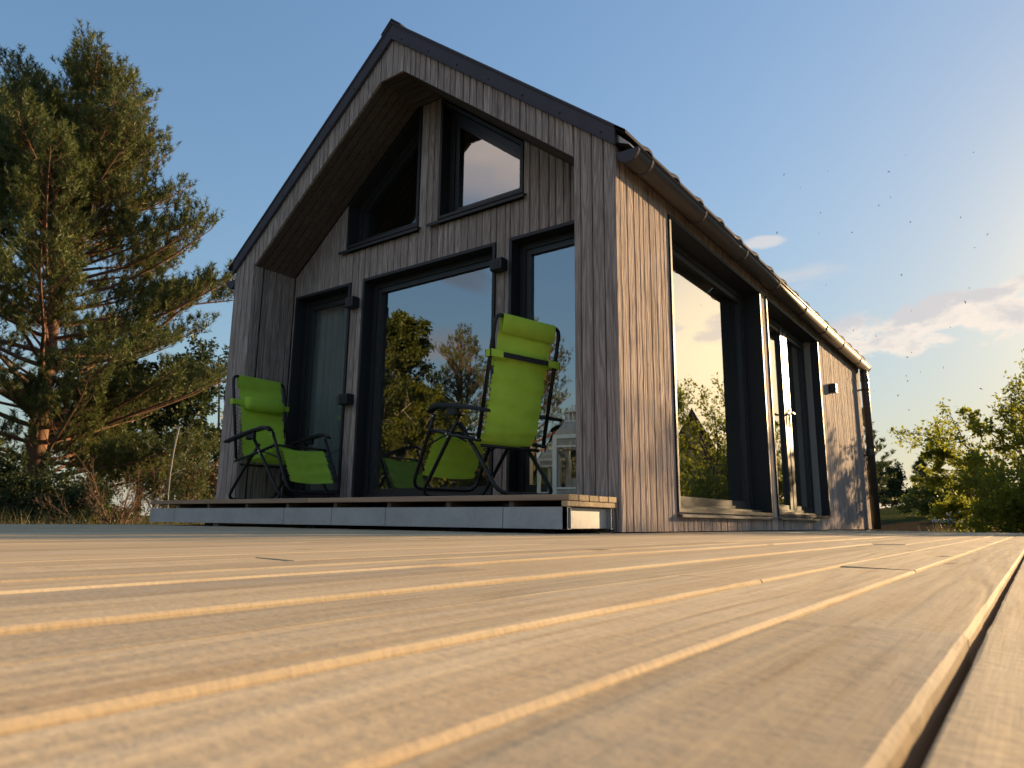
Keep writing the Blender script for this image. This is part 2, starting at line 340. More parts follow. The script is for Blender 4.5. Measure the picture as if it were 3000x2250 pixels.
# ------------------------------------------------------------------ big deck
ZD = -.28
deck = thing('deck', 'weathered pale plank deck running past the cottage from under the camera', 'deck', (0, -2.4*K, (ZD-.2)*K), kind='structure')
rng = random.Random(11)
pitch_u = .1478; x = 2.5795; k = 0; BX = []
while x < 4.3: BX.append(x); x += pitch_u
x = 2.5795-pitch_u
while x > -6.25: BX.append(x); x -= pitch_u
for bx in BX:
    x0, x1 = bx, bx+.1372
    yend = 7.75+.05*rng.uniform(-1, 1) if x1 > .02 else -.32
    idx = round((bx-2.5795)/pitch_u)
    cuts = {-1: -4.337, -2: -3.42}.get(idx, rng.uniform(-5.2, -1.2) if rng.random() < .8 else 2.5)
    ys = [-6.6]; q = cuts
    while q < yend-.4: ys.append(q); q += rng.choice((4.1, 5.5))
    ys.append(yend)
    for ya, yb in zip(ys, ys[1:]):
        dz = rng.uniform(-.0025, .0025); c = .0034; tl = rng.uniform(-.0012, .0012)
        zt = ZD+dz; zb = zt-.039
        cs = [(x0, zb), (x1, zb), (x1, zt-c), (x1-c*.35, zt-c*.35), (x1-c, zt+tl), (x0+c, zt-tl), (x0+c*.35, zt-c*.35), (x0, zt-c)]
        g = .0035; mbd = MB(); n = 1 if yb-ya < 1 else 6
        bow = rng.uniform(-.002, .002); rows = []
        if -9 <= idx <= 1 and ya < 2.5: n = 90
        for i in range(n+1):
            yy = ya+g+(yb-ya-2*g)*i/n; w_ = bow*math.sin(math.pi*i/n)
            rows.append([(px+w_+(rng.gauss(0, .00022) if n > 6 and j > 1 else 0), yy, pz+(rng.gauss(-.00005, .00012) if n > 6 and j > 1 else 0)) for j, (px, pz) in enumerate(cs)])
        vs = [p for r_ in rows for p in r_]; fs = []
        for i in range(n): fs += [(i*8+j, i*8+(j+1) % 8, i*8+8+(j+1) % 8, i*8+8+j) for j in range(8)]
        fs += [tuple(range(8))[::-1], tuple(n*8+j for j in range(8))]
        mbd.add(vs, fs).build('deck_board', M_deck, deck)
mj = MB()
for yy in np.arange(-6.4, 7.6, .7): mj.box(.04 if yy > -.3 else -6.2, 4.3, yy, yy+.09, ZD-.135, ZD-.046)
mj.build('joist', M_joist, deck)

# ------------------------------------------------------------------ cottage
W, L, D, J, T = 5.678, 10.375, .646, .417, .186
XC = -W/2; SL = (5.281-3.015)/(W/2); ZJ, ZT = 3.038, 4.81
house = thing('cottage', 'small gabled cottage clad in grey-brown vertical boards with a recessed porch', 'cottage', (XC*K, L/2*K, ZD*K))
ztop = lambda x: 5.281-SL*abs(x-XC)                  # under the verge flashing
zop = lambda x: min(ZT, ZJ+(ZT-ZJ)/(-XC-T-J)*(min(-x, x+W)-J))   # edge of the porch opening
rb = random.Random(5)
def strip(a, b, lo, hi, fn, name='cladding_board', widths=(.080, .098, .122), wmul=1.0, thick=.035, m=None, gap=.0085, jit=.004):
    """vertical boards between u=a and u=b, from lo(u) to hi(u); fn(u, w, z) maps board space to the world (w outward)"""
    n_u = []; u = a
    while True:
        wd = rb.choice(widths)*wmul
        if b-(u+wd) < .5*min(widths)*wmul: n_u.append((u, b)); break
        n_u.append((u, u+wd)); u += wd
    for u0, u1 in n_u:
        p = rb.uniform(-jit, jit*.2); c = .006; g = gap/2
        cs = [(u0+g, -thick), (u1-g, -thick), (u1-g, p-c), (u1-g-c, p), (u0+g+c, p), (u0+g, p-c)]
        A = [fn(q, ww, lo(q)) for q, ww in cs]; B = [fn(q, ww, hi(q)) for q, ww in cs]
        MB().extrude(A, B).build(name, m or M_clad, house)
def core(quads, fn, w0, w1, name, m):
    mb = MB()
    for a, b, lo, hi in quads:
        A = [fn(u, ww, f(u)) for u, f, ww in ((a, lo, w0), (b, lo, w0), (b, hi, w0), (a, hi, w0))]
        B = [fn(u, ww, f(u)) for u, f, ww in ((a, lo, w1), (b, lo, w1), (b, hi, w1), (a, hi, w1))]
        mb.extrude(A, B)
    return mb.build(name, m, house)
cst = lambda v: (lambda u: v)
front = lambda u, w_, z: (u, -w_, z)
back = lambda u, w_, z: (u, D-w_, z)
side = lambda u, w_, z: (w_, u, z)
ZB = ZD+.012
# front frame
FQ = [(-W, -W+J, cst(-.0), ztop), (-W+J, XC-T, zop, ztop), (XC-T, XC, cst(ZT), ztop), (XC, XC+T, cst(ZT), ztop), (XC+T, -J, zop, ztop), (-J, -.004, cst(0.0), ztop)]
for i, q in enumerate(FQ):
    lo = q[2] if i not in (0, 5) else cst(ZB)
    strip(q[0], q[1], lo, q[3], front, widths=(.072, .09, .115))
core([(a, b, ((lambda u, lo=lo: lo(u)+.05) if i not in (0, 5) else cst(ZB)), hi) for i, (a, b, lo, hi) in enumerate(FQ)], front, -.04, -.16, 'gable_core', M_mem)
# porch side walls and ceiling
inl = lambda u, w_, z: (-W+J+w_, u, z); inr = lambda u, w_, z: (-J-w_, u, z)
for fn in (inl, inr):
    strip(.03, D, cst(0.004), cst(ZJ+.04), fn, widths=(.1, .12), jit=.003)
MB().box(-W+J-.15, -W+J-.045, .17, D+.1, ZB, ZJ).box(-J+.045, -J+.15, .17, D+.1, ZB, ZJ).build('porch_core', M_mem, house)
sx, sz = (-XC-T-J), (ZT-ZJ); sl = math.hypot(sx, sz); ca, sa = sx/sl, sz/sl
ny = 6
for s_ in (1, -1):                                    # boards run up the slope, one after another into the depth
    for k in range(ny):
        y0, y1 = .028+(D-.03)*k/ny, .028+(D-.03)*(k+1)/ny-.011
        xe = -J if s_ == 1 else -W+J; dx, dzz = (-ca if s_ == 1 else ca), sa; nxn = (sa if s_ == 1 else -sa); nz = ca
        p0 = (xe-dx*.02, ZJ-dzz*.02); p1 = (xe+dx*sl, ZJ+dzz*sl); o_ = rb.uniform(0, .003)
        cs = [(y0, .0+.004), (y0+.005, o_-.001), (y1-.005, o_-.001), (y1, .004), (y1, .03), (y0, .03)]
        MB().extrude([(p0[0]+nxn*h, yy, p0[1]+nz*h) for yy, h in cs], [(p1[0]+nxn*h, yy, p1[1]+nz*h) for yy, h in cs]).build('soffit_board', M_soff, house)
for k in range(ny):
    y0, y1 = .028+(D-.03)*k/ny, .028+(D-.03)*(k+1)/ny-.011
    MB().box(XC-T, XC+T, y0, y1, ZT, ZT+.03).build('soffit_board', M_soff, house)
# windows ------------------------------------------------------------
def inset(poly, d):
    n = len(poly); out = []
    ar = sum(poly[i][0]*poly[(i+1) % n][1]-poly[(i+1) % n][0]*poly[i][1] for i in range(n)); sg = 1 if ar > 0 else -1
    for i in range(n):
        a, b, c_ = Vector(poly[i-1]), Vector(poly[i]), Vector(poly[(i+1) % n])
        d1, d2 = (b-a).normalized(), (c_-b).normalized(); n1, n2 = Vector((-d1.y, d1.x))*sg, Vector((-d2.y, d2.x))*sg
        k_ = d/(1+n1.dot(n2)); out.append(tuple(b+(n1+n2)*k_))
    return out
def ring(mb, po, pi, w0, w1, fn):
    n = len(po); vs = [fn(u, ww, z) for ww in (w0, w1) for pp in (po, pi) for u, z in pp]; fs = []
    for i in range(n):
        j = (i+1) % n
        fs += [(i, j, n+j, n+i), (2*n+i, 3*n+i, 3*n+j, 2*n+j), (i, 2*n+i, 2*n+j, j), (n+i, n+j, 3*n+j, 3*n+i)]
    return mb.add(vs, fs)
def slab(poly, w0, w1, fn): return MB().extrude([fn(u, w0, z) for u, z in poly], [fn(u, w1, z) for u, z in poly])
def window(name, poly, fn, rd, liner=.035, fr=.07, sash=.06, gl=.05, sill=None, parts=True, label=None):
    win = ring(MB(), poly, inset(poly, liner), .014, -rd-.09, fn).build(name, M_dark, house)
    if label: win['label'] = label
    p1 = inset(poly, liner+.0015); p2 = inset(poly, liner+fr); p3 = inset(poly, liner+fr+sash)
    ring(MB(), p1, p2, -rd, -rd-.085, fn).build('frame', M_frame, win)
    s1 = inset(poly, liner+fr-.006)
    ring(MB(), s1, p3, -rd-.018, -rd-.075, fn).build('sash', M_frame, win)
    g1 = inset(poly, liner+fr+sash-.012)
    slab(g1, -rd-gl, -rd-gl-.012, fn).build('pane', M_glassS if fn is side else M_glass, win)
    if sill:
        a, b, z0, h, out = sill
        A = [fn(a, q, r_) for q, r_ in ((-.05, z0+h), (out, z0+h*.45), (out, z0), (out-.012, z0), (out-.012, z0+h*.25), (-.05, z0+h*.7))]
        B = [fn(b, q, r_) for q, r_ in ((-.05, z0+h), (out, z0+h*.45), (out, z0), (out-.012, z0), (out-.012, z0+h*.25), (-.05, z0+h*.7))]
        MB().extrude(A, B).build('sill', M_sill if fn is side else M_dark, win)
    return win
rect = lambda a, b, z0, z1: [(a, z0), (b, z0), (b, z1), (a, z1)]
LW, CW, RW = (-5.20, -4.098), (-3.87, -1.785), (-1.598, -.478); ZW = 2.757
window('window', rect(*LW, .0, ZW), back, .14)
window('glass_door', rect(*CW, .0, ZW), back, .14)
window('window', rect(*RW, .0, ZW), back, .14)
zs = lambda x: min(zop(x), ZT)-.02                     # under the porch ceiling
US = 3.235; UL = (-4.225, -2.960); UR = (-2.641, -1.427)
polyL = [(UL[0], US), (UL[1], US), (UL[1], zs(UL[1])-.0), (UL[0], zs(UL[0]))]
polyR = [(UR[0], US), (UR[1], US), (UR[1], zs(UR[1])), (UR[0], zs(UR[0]))]
polyL.insert(3, (XC-T, ZT-.02)) if UL[1] > XC-T+.01 else None
window('gable_window', polyL, back, .14, sill=(-4.314, -2.915, US-.075, .075, .06))
window('gable_window', polyR, back, .14, sill=(-2.775, -1.385, US-.075, .075, .06))
# porch back wall
zt_ = lambda u: min(zop(u), ZT)
BQ = []
def bq(a, b, lo, hi): BQ.append((a, b, lo, hi)); strip(a, b, lo, hi, back, jit=.004)
xl, xr = -W+J, -J
bq(xl, LW[0], cst(0.004), zt_)
bq(LW[0], UL[0]-.0, cst(ZW), zt_)
bq(UL[0], LW[1], cst(ZW), cst(US-.07)); bq(LW[1], CW[0], cst(.004), cst(US-.07)); bq(CW[0], UL[1], cst(ZW), cst(US-.07))
bq(UL[1], XC, cst(ZW), zt_); bq(XC, UR[0], cst(ZW), zt_)
bq(UR[0], CW[1], cst(ZW), cst(US-.07)); bq(CW[1], RW[0], cst(.004), cst(US-.07)); bq(RW[0], UR[1], cst(ZW), cst(US-.07))
bq(UR[1], RW[1], cst(ZW), zt_); bq(RW[1], xr, cst(.004), zt_)
core(BQ, back, -.04, -.10, 'wall_core', M_mem)
# side wall
S1, S2 = (1.098, 3.946), (4.189, 6.96); ZS, ZSB = 2.784, -.096; ZE = 3.05
window('window', rect(*S1, ZSB, ZS), side, .2, sill=(S1[0]-.02, S1[1]+.02, ZSB-.045, .05, .055))
w2 = window('glass_double_door', rect(*S2, ZSB, ZS), side, .2, sill=(S2[0]-.02, 6.12, ZSB-.045, .05, .055))
# meeting stiles and handles of the double door
zi0, zi1 = ZSB+.105, ZS-.105
MB().box(-.275, -.205, 5.56, 5.70, zi0, zi1).build('stile', M_frame, w2)
MB().box(-.275, -.198, 5.715, 5.86, zi0, zi1).build('stile', M_frame, w2)
MB().box(-.197, -.186, 5.76, 5.80, 1.22, 1.50).box(-.186, -.12, 5.772, 5.79, 1.405, 1.425).box(-.135, -.118, 5.66, 5.79, 1.403, 1.427).build('handle', M_dark, w2)
MB().box(-.204, -.193, 5.615, 5.655, 1.22, 1.50).box(-.193, -.15, 5.625, 5.643, 1.385, 1.405).box(-.16, -.145, 5.50, 5.643, 1.383, 1.407).build('handle', M_dark, w2)
SQ = []
def sq(a, b, lo, hi, wm=1.0): SQ.append((a, b, lo, hi)); strip(a, b, lo, hi, side, wmul=wm, widths=(.085, .105, .128))
sq(.006, S1[0], cst(ZB), cst(ZE)); sq(S1[0], S1[1], cst(ZB), cst(ZSB)); sq(S1[0], S1[1], cst(ZS), cst(ZE), 2.)
sq(S1[1], S2[0], cst(ZB), cst(ZE)); sq(S2[0], S2[1], cst(ZB), cst(ZSB)); sq(S2[0], S2[1], cst(ZS), cst(ZE), 2.)
sq(S2[1], L, cst(ZB), cst(ZE))
core(SQ, side, -.04, -.10, 'wall_core', M_mem)
MB().box(-W+.02, -.03, -.28, L-.05, ZD-.25, ZB-.004).build('underhouse_shade', M_void, house)  # black filler added under the house, its colour standing in for shade
# plain rear shell and the room behind the panes
MB().box(-W, -W+.1, D+.12, L, ZB, ZE).build('left_wall', M_clad, house)
mb = MB(); mb.extrude([(-W, L-.1, ZB), (-.105, L-.1, ZB), (-.105, L-.1, 3.1), (XC, L-.1, 5.2), (-W, L-.1, 3.1)], [(-W, L, ZB), (-.105, L, ZB), (-.105, L, 3.1), (XC, L, 5.2), (-W, L, 3.1)]); mb.build('rear_wall', M_clad, house)
MB().box(-W+.1, -.11, D+.115, L-.1, -.1, -.03).build('room_floor', M_floorin, house)
MB().box(-W+.1, -W+.13, D+.115, L-.1, -.03, 3.0).box(-W+.13, -.11, 6.9, 6.95, -.03, 2.95).build('room_wall', M_inner, house)
# roof ---------------------------------------------------------------
RT = .215                                             # roof build-up (vertical) over the verge line
def roof_side(s_):
    """profiled metal sheet; ribs across the slope end in a stepped edge over the gutter"""
    P = []; prof = []
    y = -.035; per = .62
    while y < L+.05:
        prof += [(y, 0), (y+per*.60, .004), (y+per*.74, .036), (y+per*.84, .032), (y+per*.90, 0)]; y += per
    xe, xr_ = .125, W/2
    rows = []
    for q in (0, 1):
        row = []
        for yy, h in prof:
            xx = xe if q == 0 else XC; zz = ztop(0)-SL*xe if q == 0 else ztop(XC)
            if s_ < 0 and q == 0: xx = 2*XC-xe
            row.append((xx, min(yy, L+.06), zz+.19+h))
        rows.append(row)
    n = len(prof); low = [(a[0], a[1], a[2]-.03-(prof[i][1])*0) for i, a in enumerate(rows[0])]; lowr = [(a[0], a[1], a[2]-.03) for a in rows[1]]
    vs = rows[0]+rows[1]+low+lowr; fs = []
    for i in range(n-1):
        fs += [(i, i+1, n+i+1, n+i), (2*n+i, 3*n+i, 3*n+i+1, 2*n+i+1), (i, 2*n+i, 2*n+i+1, i+1)]
    MB().add(vs, fs).build('roof_sheet', M_roof, house)
roof_side(1); roof_side(-1)
# flat deck under the sheet, so no light falls through
for s_ in (1, -1):
    xe = .0 if s_ == 1 else -W
    A = [(xe, -.0, ztop(0)), (XC, -.0, ztop(XC)), (XC, -.0, ztop(XC)+.15), (xe, -.0, ztop(0)+.15)]
    MB().extrude(A, [(a[0], L, a[2]) for a in A]).build('roof_deck', M_mem, house)
    # verge flashing: front face, return on top
    xo = .02 if s_ == 1 else -W-.02; z0 = 5.281-SL*(W/2+.02)
    th = .175
    A = [(xo, -.032, z0-.0), (XC, -.032, ztop(XC)), (XC, -.032, ztop(XC)+th+.03), (xo, -.032, z0+th)]
    vb = MB().extrude(A, [(a[0], -.004, a[2]) for a in A]).build('verge_flashing', M_roof, house)
    A = [(xo, -.042, z0+th-.012), (XC, -.042, ztop(XC)+th+.018), (XC, -.042, ztop(XC)+th+.045), (xo, -.042, z0+th+.014)]
    MB().extrude(A, [(a[0], .12, a[2]) for a in A]).build('flashing_cap', M_roof, vb)
    A = [(xo, -.038, z0-.004), (XC, -.038, ztop(XC)-.004), (XC, -.038, ztop(XC)+.012), (xo, -.038, z0+.012)]
    MB().extrude(A, [(a[0], -.004, a[2]) for a in A]).build('flashing_lip', M_roof, vb)
    for k in range(7):
        f_ = (.06+.15*k); xx = XC+(W/2)*f_*s_; zz = ztop(xx)+.055
        MB().lathe((0, 0, 0), [(.010, 0), (.010, .006), (.004, .009)], 6)
        mb = MB(); n_ = 7
        mb.extrude([(xx+.011*math.cos(2*math.pi*i/n_), -.033, zz+.011*math.sin(2*math.pi*i/n_)) for i in range(n_)], [(xx+.008*math.cos(2*math.pi*i/n_), -.042, zz+.008*math.sin(2*math.pi*i/n_)) for i in range(n_)]).build('screw', M_dark, vb)
mb = MB(); A = [(XC-.16, -.05, ztop(XC)+.095), (XC, -.05, ztop(XC)+.235), (XC+.16, -.05, ztop(XC)+.095), (XC+.16, -.05, ztop(XC)+.115), (XC, -.05, ztop(XC)+.255), (XC-.16, -.05, ztop(XC)+.115)]
mb.extrude(A, [(a[0], L, a[2]) for a in A]).build('ridge_cap', M_roof, house)
# gutters
def gutter(s_):
    gxc, gz, gr = .113, 2.935, .103; N = 10
    fx = (lambda x: x) if s_ == 1 else (lambda x: 2*XC-x)
    yb = L+.06; mb = MB()
    arc = [(gxc+gr*math.cos(math.pi+math.pi*i/N), gz+gr*math.sin(math.pi+math.pi*i/N)) for i in range(N+1)]
    arci = [(gxc+(gr-.006)*math.cos(math.pi+math.pi*i/N), gz+(gr-.006)*math.sin(math.pi+math.pi*i/N)) for i in range(N+1)][::-1]
    prof = arc+arci
    mb.extrude([(fx(a), .035, b) for a, b in prof], [(fx(a), yb, b) for a, b in prof], True)
    mb.tube([(fx(gxc+gr+.002), .035, gz+.004), (fx(gxc+gr+.002), yb, gz+.004)], .012, 8)
    g = mb.build('gutter', M_gut, house)
    for ya, yb_ in ((.018, .045), (yb-.02, yb+.012)):
        ar = [(gxc+(gr+.008)*math.cos(math.pi+math.pi*i/N), gz+.006+(gr+.008)*math.sin(math.pi+math.pi*i/N)) for i in range(N+1)]
        MB().extrude([(fx(a), ya, b) for a, b in ar], [(fx(a), yb_, b) for a, b in ar]).build('end_cap', M_roof, g)
    for y in (.30, 1.557, 2.85, 4.136, 5.497, 6.77, 8.02, 9.48):
        b = MB(); r1, r2 = gr+.003, gr+.010
        a1 = [(gxc+r1*math.cos(math.pi+math.pi*i/N), gz+r1*math.sin(math.pi+math.pi*i/N)) for i in range(N+1)]
        a2 = [(gxc+r2*math.cos(math.pi+math.pi*i/N), gz+r2*math.sin(math.pi+math.pi*i/N)) for i in range(N+1)][::-1]
        b.extrude([(fx(p), y-.016, q) for p, q in a1+a2], [(fx(p), y+.016, q) for p, q in a1+a2])
        b.build('bracket', M_roof, g)
    return g
gutter(1); gutter(-1)
MB().extrude([(.003, .01, 3.045), (.135, .01, 2.985), (.135, .01, 3.0), (.003, .01, 3.13)], [(.003, L, 3.045), (.135, L, 2.985), (.135, L, 3.0), (.003, L, 3.13)]).build('eaves_flashing', M_sill, house)
dp = MB().tube(rounded([(.113, 10.22, 2.85), (.113, 10.22, 2.70), (.118, 10.22, 2.6), (.118, 10.22, ZB)], .08), .072, 12).build('downpipe', M_gut, house)
for z in (2.45, 1.15):
    MB().lathe((.118, 10.22, z), [(.078, -.02), (.080, -.02), (.080, .02), (.078, .02)], 12).box(.0, .05, 10.19, 10.25, z-.012, z+.012).build('clip', M_gut, dp)
for z in (2.66, 1.22): MB().lathe((.118, 10.22, z), [(.076, -.05), (.079, -.045), (.079, .045), (.076, .05)], 12).build('socket', M_gut, dp)
# wall lamps and socket boxes
for i, (x0, x1, z0, z1) in enumerate(((-4.063, -3.922, 2.39, 2.525), (-4.085, -3.93, 1.17, 1.30), (-1.772, -1.622, 2.395, 2.525))):
    l_ = MB().bbox(x0, x1, D-.115, D-.002, z0, z1, .012).build('wall_lamp' if i != 1 else 'wall_socket', M_dark, house)
    MB().box(x0+.03, x1-.03, D-.118, D-.1145, z0+.03, z1-.03).build('cover' if i != 1 else 'flap', M_plast, l_)
l_ = MB().bbox(.003, .115, 7.53, 7.67, 1.99, 2.14, .012).build('wall_lamp', M_dark, house)
MB().box(.1145, .118, 7.56, 7.64, 2.02, 2.11).build('cover', M_plast, l_)

# ------------------------------------------------------------------ porch terrace
TX0, TX1, TE = -5.797, -.02, .748
terr = thing('raised_terrace', 'low plank platform on a galvanised steel skirt in front of the cottage door', 'terrace', (XC*K, -.1*K, ZD*K))
yy = -TE
for k in range(9):
    y0, y1 = yy, yy+.138
    xa, xb = (TX0, TX1) if y1 < -.0 else (-W+J+.006, -J-.006)
    if y0 < -.01 < y1: y1 = -.008
    if y0 > -.05 and k > 4: y0 = max(y0, -.02)
    cut = xa+rb.choice((2.1, 2.9, 3.7))
    y1 = min(y1, D-.008)
    for a, b in ((xa, cut-.003), (cut+.003, xb)):
        bd = MB().bbox(a, b, y0, y1, -.044, rb.uniform(-.003, .0), .004).build('terrace_board', M_terr, terr)
        if b == xb and y0 < -.05: MB().bbox(b-.0005, b+.0015, y0+.004, y1-.004, -.041, -.004, .0).build('board_end', M_end, bd)
    yy += .1455
for (ya, yb) in ((-.75, -.603), (-.600, -.025)): MB().bbox(-.075, TX1-.004, ya, yb, -.086, -.0475, .004).build('edge_plank', M_end, terr)
for xj in (-5.25, -4.636, -3.93, -3.25, -2.548, -1.85, -1.177, -.55): MB().box(xj-.022, xj+.022, -.70, D-.05, -.086, -.046).build('joist', M_joist, terr)
jx = [TX0, -5.251, -3.25, -2.548, -1.85, -.60, -.033]
for a, b in zip(jx, jx[1:]):
    zt = -.090
    A = [(-.738, zt), (-.738, -.245), (-.70, -.245), (-.70, -.241), (-.733, -.241), (-.733, zt-.004), (-.70, zt-.004), (-.70, zt)]
    MB().extrude([(a+.003, p, q) for p, q in A], [(b-.003, p, q) for p, q in A]).build('skirt_panel', M_galv, terr)
MB().box(-.075, -.070, -.695, -.10, -.241, -.094).build('side_panel', M_galv, terr)
MB().box(-.075, -.033, -.738, -.734, -.246, -.089).box(-.075, -.033, -.694, -.690, -.246, -.092).box(-.075, -.033, -.734, -.694, -.246, -.242).box(-.075, -.071, -.734, -.694, -.242, -.09).build('corner_channel', M_galv, terr)
MB().box(-.072, -.033, -.100, -.096, -.246, -.09).box(-.072, -.033, -.062, -.058, -.246, -.09).box(-.072, -.033, -.096, -.062, -.246, -.242).build('corner_channel', M_galv, terr)
MB().box(TX0+.02, -.12, -.69, D-.02, -.246, -.09).build('underfloor_shade', M_void, terr)  # black box paints the shade in the hollow below the boards
for xx, wd in ((-4.75, .12), (-4.58, .09), (-3.0, .12), (-1.2, .12), (-.4, .12)): MB().box(xx, xx+wd, -.66, -.52, ZD+.002, -.247).build('support_block', M_stone if wd < .1 else M_void, terr)

# ------------------------------------------------------------------ lounge chairs
def mirror_u(side_pts, wd, r):
    """U-shaped tube: down one side, across, up the other; side_pts are (x, z)"""
    a = [(x, wd, z) for x, z in side_pts]; b = [(x, -wd, z) for x, z in side_pts][::-1]
    return rounded(a+b, r)
def make_chair(label):
    c = thing('lounge_chair', label, 'lounge chair', (0, 0, 0), local=True, group='green folding lounge chairs')
    WR, WF, WB, WA = .262, .214, .25, .292
    B0, B1, B2 = (-.215, .335), (-.343, .955), (-.366, 1.072)       # back frame
    MB(1).tube(mirror_u([B0, B1, B2], WR, .10), .0125, 8).build('back_frame', M_tube, c)
    MB(1).tube(mirror_u([(.255, .535), (.355, .34), (.495, .062)], WR, .09), .0125, 8).build('leg_rest_frame', M_tube, c)
    MB(1).tube(mirror_u([(-.02, .515), (.185, .27), (.40, .013)], WB, .09), .0125, 8).build('front_leg', M_tube, c)
    MB(1).tube(mirror_u([(.03, .455), (-.15, .27), (-.365, .013)], WB-.028, .09), .0125, 8).build('rear_leg', M_tube, c)
    for s in (1, -1):
        MB(1).tube([(-.235, s*WR, .325), (.02, s*WR, .375), (.29, s*WR, .435)], .011, 8).build('seat_rail', M_tube, c)
        MB(1).tube(rounded([(-.09, s*(WB+.006), .33), (.10, s*(WB+.006), .40), (.33, s*(WB+.006), .335)], .15), .006, 6).build('link_rod', M_tube, c)
        prof = [(-.335, .490), (-.20, .520), (.02, .560), (.16, .577), (.225, .572), (.268, .548)]
        mb = MB(1); hw = .024; rows = []
        for i, (x, z) in enumerate(prof):
            h = .014 if 0 < i < 5 else .010
            rows.append([(x, s*WA-hw, z-h), (x, s*WA+hw, z-h), (x, s*WA+hw+.003, z), (x, s*WA+hw-.006, z+h), (x, s*WA-hw+.006, z+h), (x, s*WA-hw-.003, z)])
        vs = [p for r_ in rows for p in r_]; fs = []
        for i in range(len(rows)-1): fs += [(i*6+j, i*6+(j+1) % 6, i*6+6+(j+1) % 6, i*6+6+j) for j in range(6)]
        fs += [tuple(range(6))[::-1], tuple((len(rows)-1)*6+j for j in range(6))]
        arm = mb.add(vs, fs).build('armrest', M_plast, c)
        MB(1).box(-.045, .06, s*WA-.012, s*WA+.012, .50, .555).build('bracket', M_plast, arm)
        MB(1).tube([(-.03, s*WB-.012, .505), (-.03, s*(WA+.014), .505)], .016, 8).build('lock_knob', M_plast, arm)
        for x, z, wd in ((.10, .375, WB), (.10, .392, WR), (-.215, .34, WR), (.255, .52, WR)):
            MB(1).tube([(x, s*(wd+.012), z), (x, s*(wd+.017), z)], .006, 6).build('rivet', M_white, arm)
    MB(1).tube([(-.205, -WB+.02, .300), (-.205, WB-.02, .300)], .010, 8).build('cross_bar', M_tube, c)
    MB(1).tube([(.29, -WR, .435), (.29, WR, .435)], .009, 8).build('cross_bar', M_tube, c)
    # one sling of fabric: over the top bar, down the back, across the seat, down the leg rest
    lin = lambda a, b, n: [(a[0]+(b[0]-a[0])*i/n, a[1]+(b[1]-a[1])*i/n) for i in range(n)]
    path = lin((-.352, 1.066), (-.206, .40), 26)+lin((-.206, .40), (-.150, .335), 5)+lin((-.150, .335), (.04, .345), 8)+lin((.04, .345), (.285, .432), 10)+lin((.285, .432), (.325, .395), 3)+lin((.325, .395), (.452, .150), 13)+[(.452, .150)]
    M_ = 10; V = []; rr = np.random.RandomState(4)
    for i, (x, z) in enumerate(path):
        t_ = i/len(path)
        for j in range(M_+1):
            v = -1+2*j/M_; sag = .020*(1-v*v)*(1 if i > 12 else i/12.); scal = .006*math.cos(i*math.pi) if abs(v) == 1 and 12 < i else 0
            wr = .006*math.sin(i*1.25+1.6*v)+.003*math.sin(i*2.3-2*v)
            nx_, nz_ = (.98, .2) if i < 28 else ((0, 1) if i < 50 else (.85, .5))
            V.append((x-nx_*(sag-wr), v*(WF+scal), z-nz_*(sag-wr)))
    n1_ = M_+1; Fc = [(i*n1_+j, i*n1_+j+1, (i+1)*n1_+j+1, (i+1)*n1_+j) for i in range(len(path)-1) for j in range(M_)]
    fb = MB(1).add(V, Fc, True).build('fabric', M_green, c)
    # sleeve round the top bar
    sl_ = MB(1); ring_ = []
    cx, cz = -.366, 1.070
    pr = [(-.352, 1.0)] + [(cx+.017*math.cos(a), cz+.017*math.sin(a)) for a in np.linspace(0, math.pi, 7)] + [(-.379, 1.04), (-.364, .968), (-.358, .968)]
    sl_.extrude([(x, -WF, z) for x, z in pr], [(x, WF, z) for x, z in pr], True, caps=False).build('sleeve', M_green, fb)
    # lacing
    def lace(p0, p1, n):
        for s in (1, -1):
            pts = []
            for k in range(2*n+1):
                t_ = k/(2*n); x, z = p0[0]+(p1[0]-p0[0])*t_, p0[1]+(p1[1]-p0[1])*t_
                pts.append((x, s*(WF-.004 if k % 2 else WR+.002), z))
            MB(1).tube(pts, .0036, 4).build('lacing', M_lace, fb)
    lace((-.302, .82), (-.215, .385), 13); lace((-.16, .35), (.27, .43), 9); lace((.33, .385), (.455, .155), 10)
    # head pillow with its straps
    pl = MB(1); n_ = 12; rows = []
    for j, (yv, sc_) in enumerate(((-.190, .55), (-.182, .85), (-.15, 1), (0, 1.04), (.15, 1), (.182, .85), (.190, .55))):
        rows.append([(-.262+.052*sc_*math.cos(2*math.pi*i/n_)-.012*math.sin(2*math.pi*i/n_), yv, .835+.064*sc_*math.sin(2*math.pi*i/n_)) for i in range(n_)])
    vs = [p for r_ in rows for p in r_]; fs = []
    for i in range(6): fs += [(i*n_+j, i*n_+(j+1) % n_, (i+1)*n_+(j+1) % n_, (i+1)*n_+j) for j in range(n_)]
    fs += [tuple(range(n_))[::-1], tuple(6*n_+j for j in range(n_))]
    pil = pl.add(vs, fs, True).build('pillow', M_green, c)
    xb = -.322; zb = .838
    MB(1).bbox(xb-.024, xb-.020, -.195, .195, zb-.016, zb+.016, .0).build('strap', M_lace, pil)
    for s in (1, -1):
        a, b = (s*.185, s*.285) if s > 0 else (-.285, -.185)
        MB(1).box(xb-.026, xb-.021, min(a, b), max(a, b), zb-.022, zb+.022).box(xb-.026, xb+.026, s*.282-.003, s*.282+.003, zb-.022, zb+.022).box(xb+.02, xb+.026, min(a, b), max(a, b), zb-.022, zb+.022).build('strap_tab', M_green, pil)
    return c
def copy_tree(o, parent=None):
    c = o.copy(); COL.objects.link(c); c.parent = parent
    for ch in list(o.children): copy_tree(ch, c)
    return c
ch1 = make_chair('green lounge chair at the left end of the terrace, front and pillow showing')
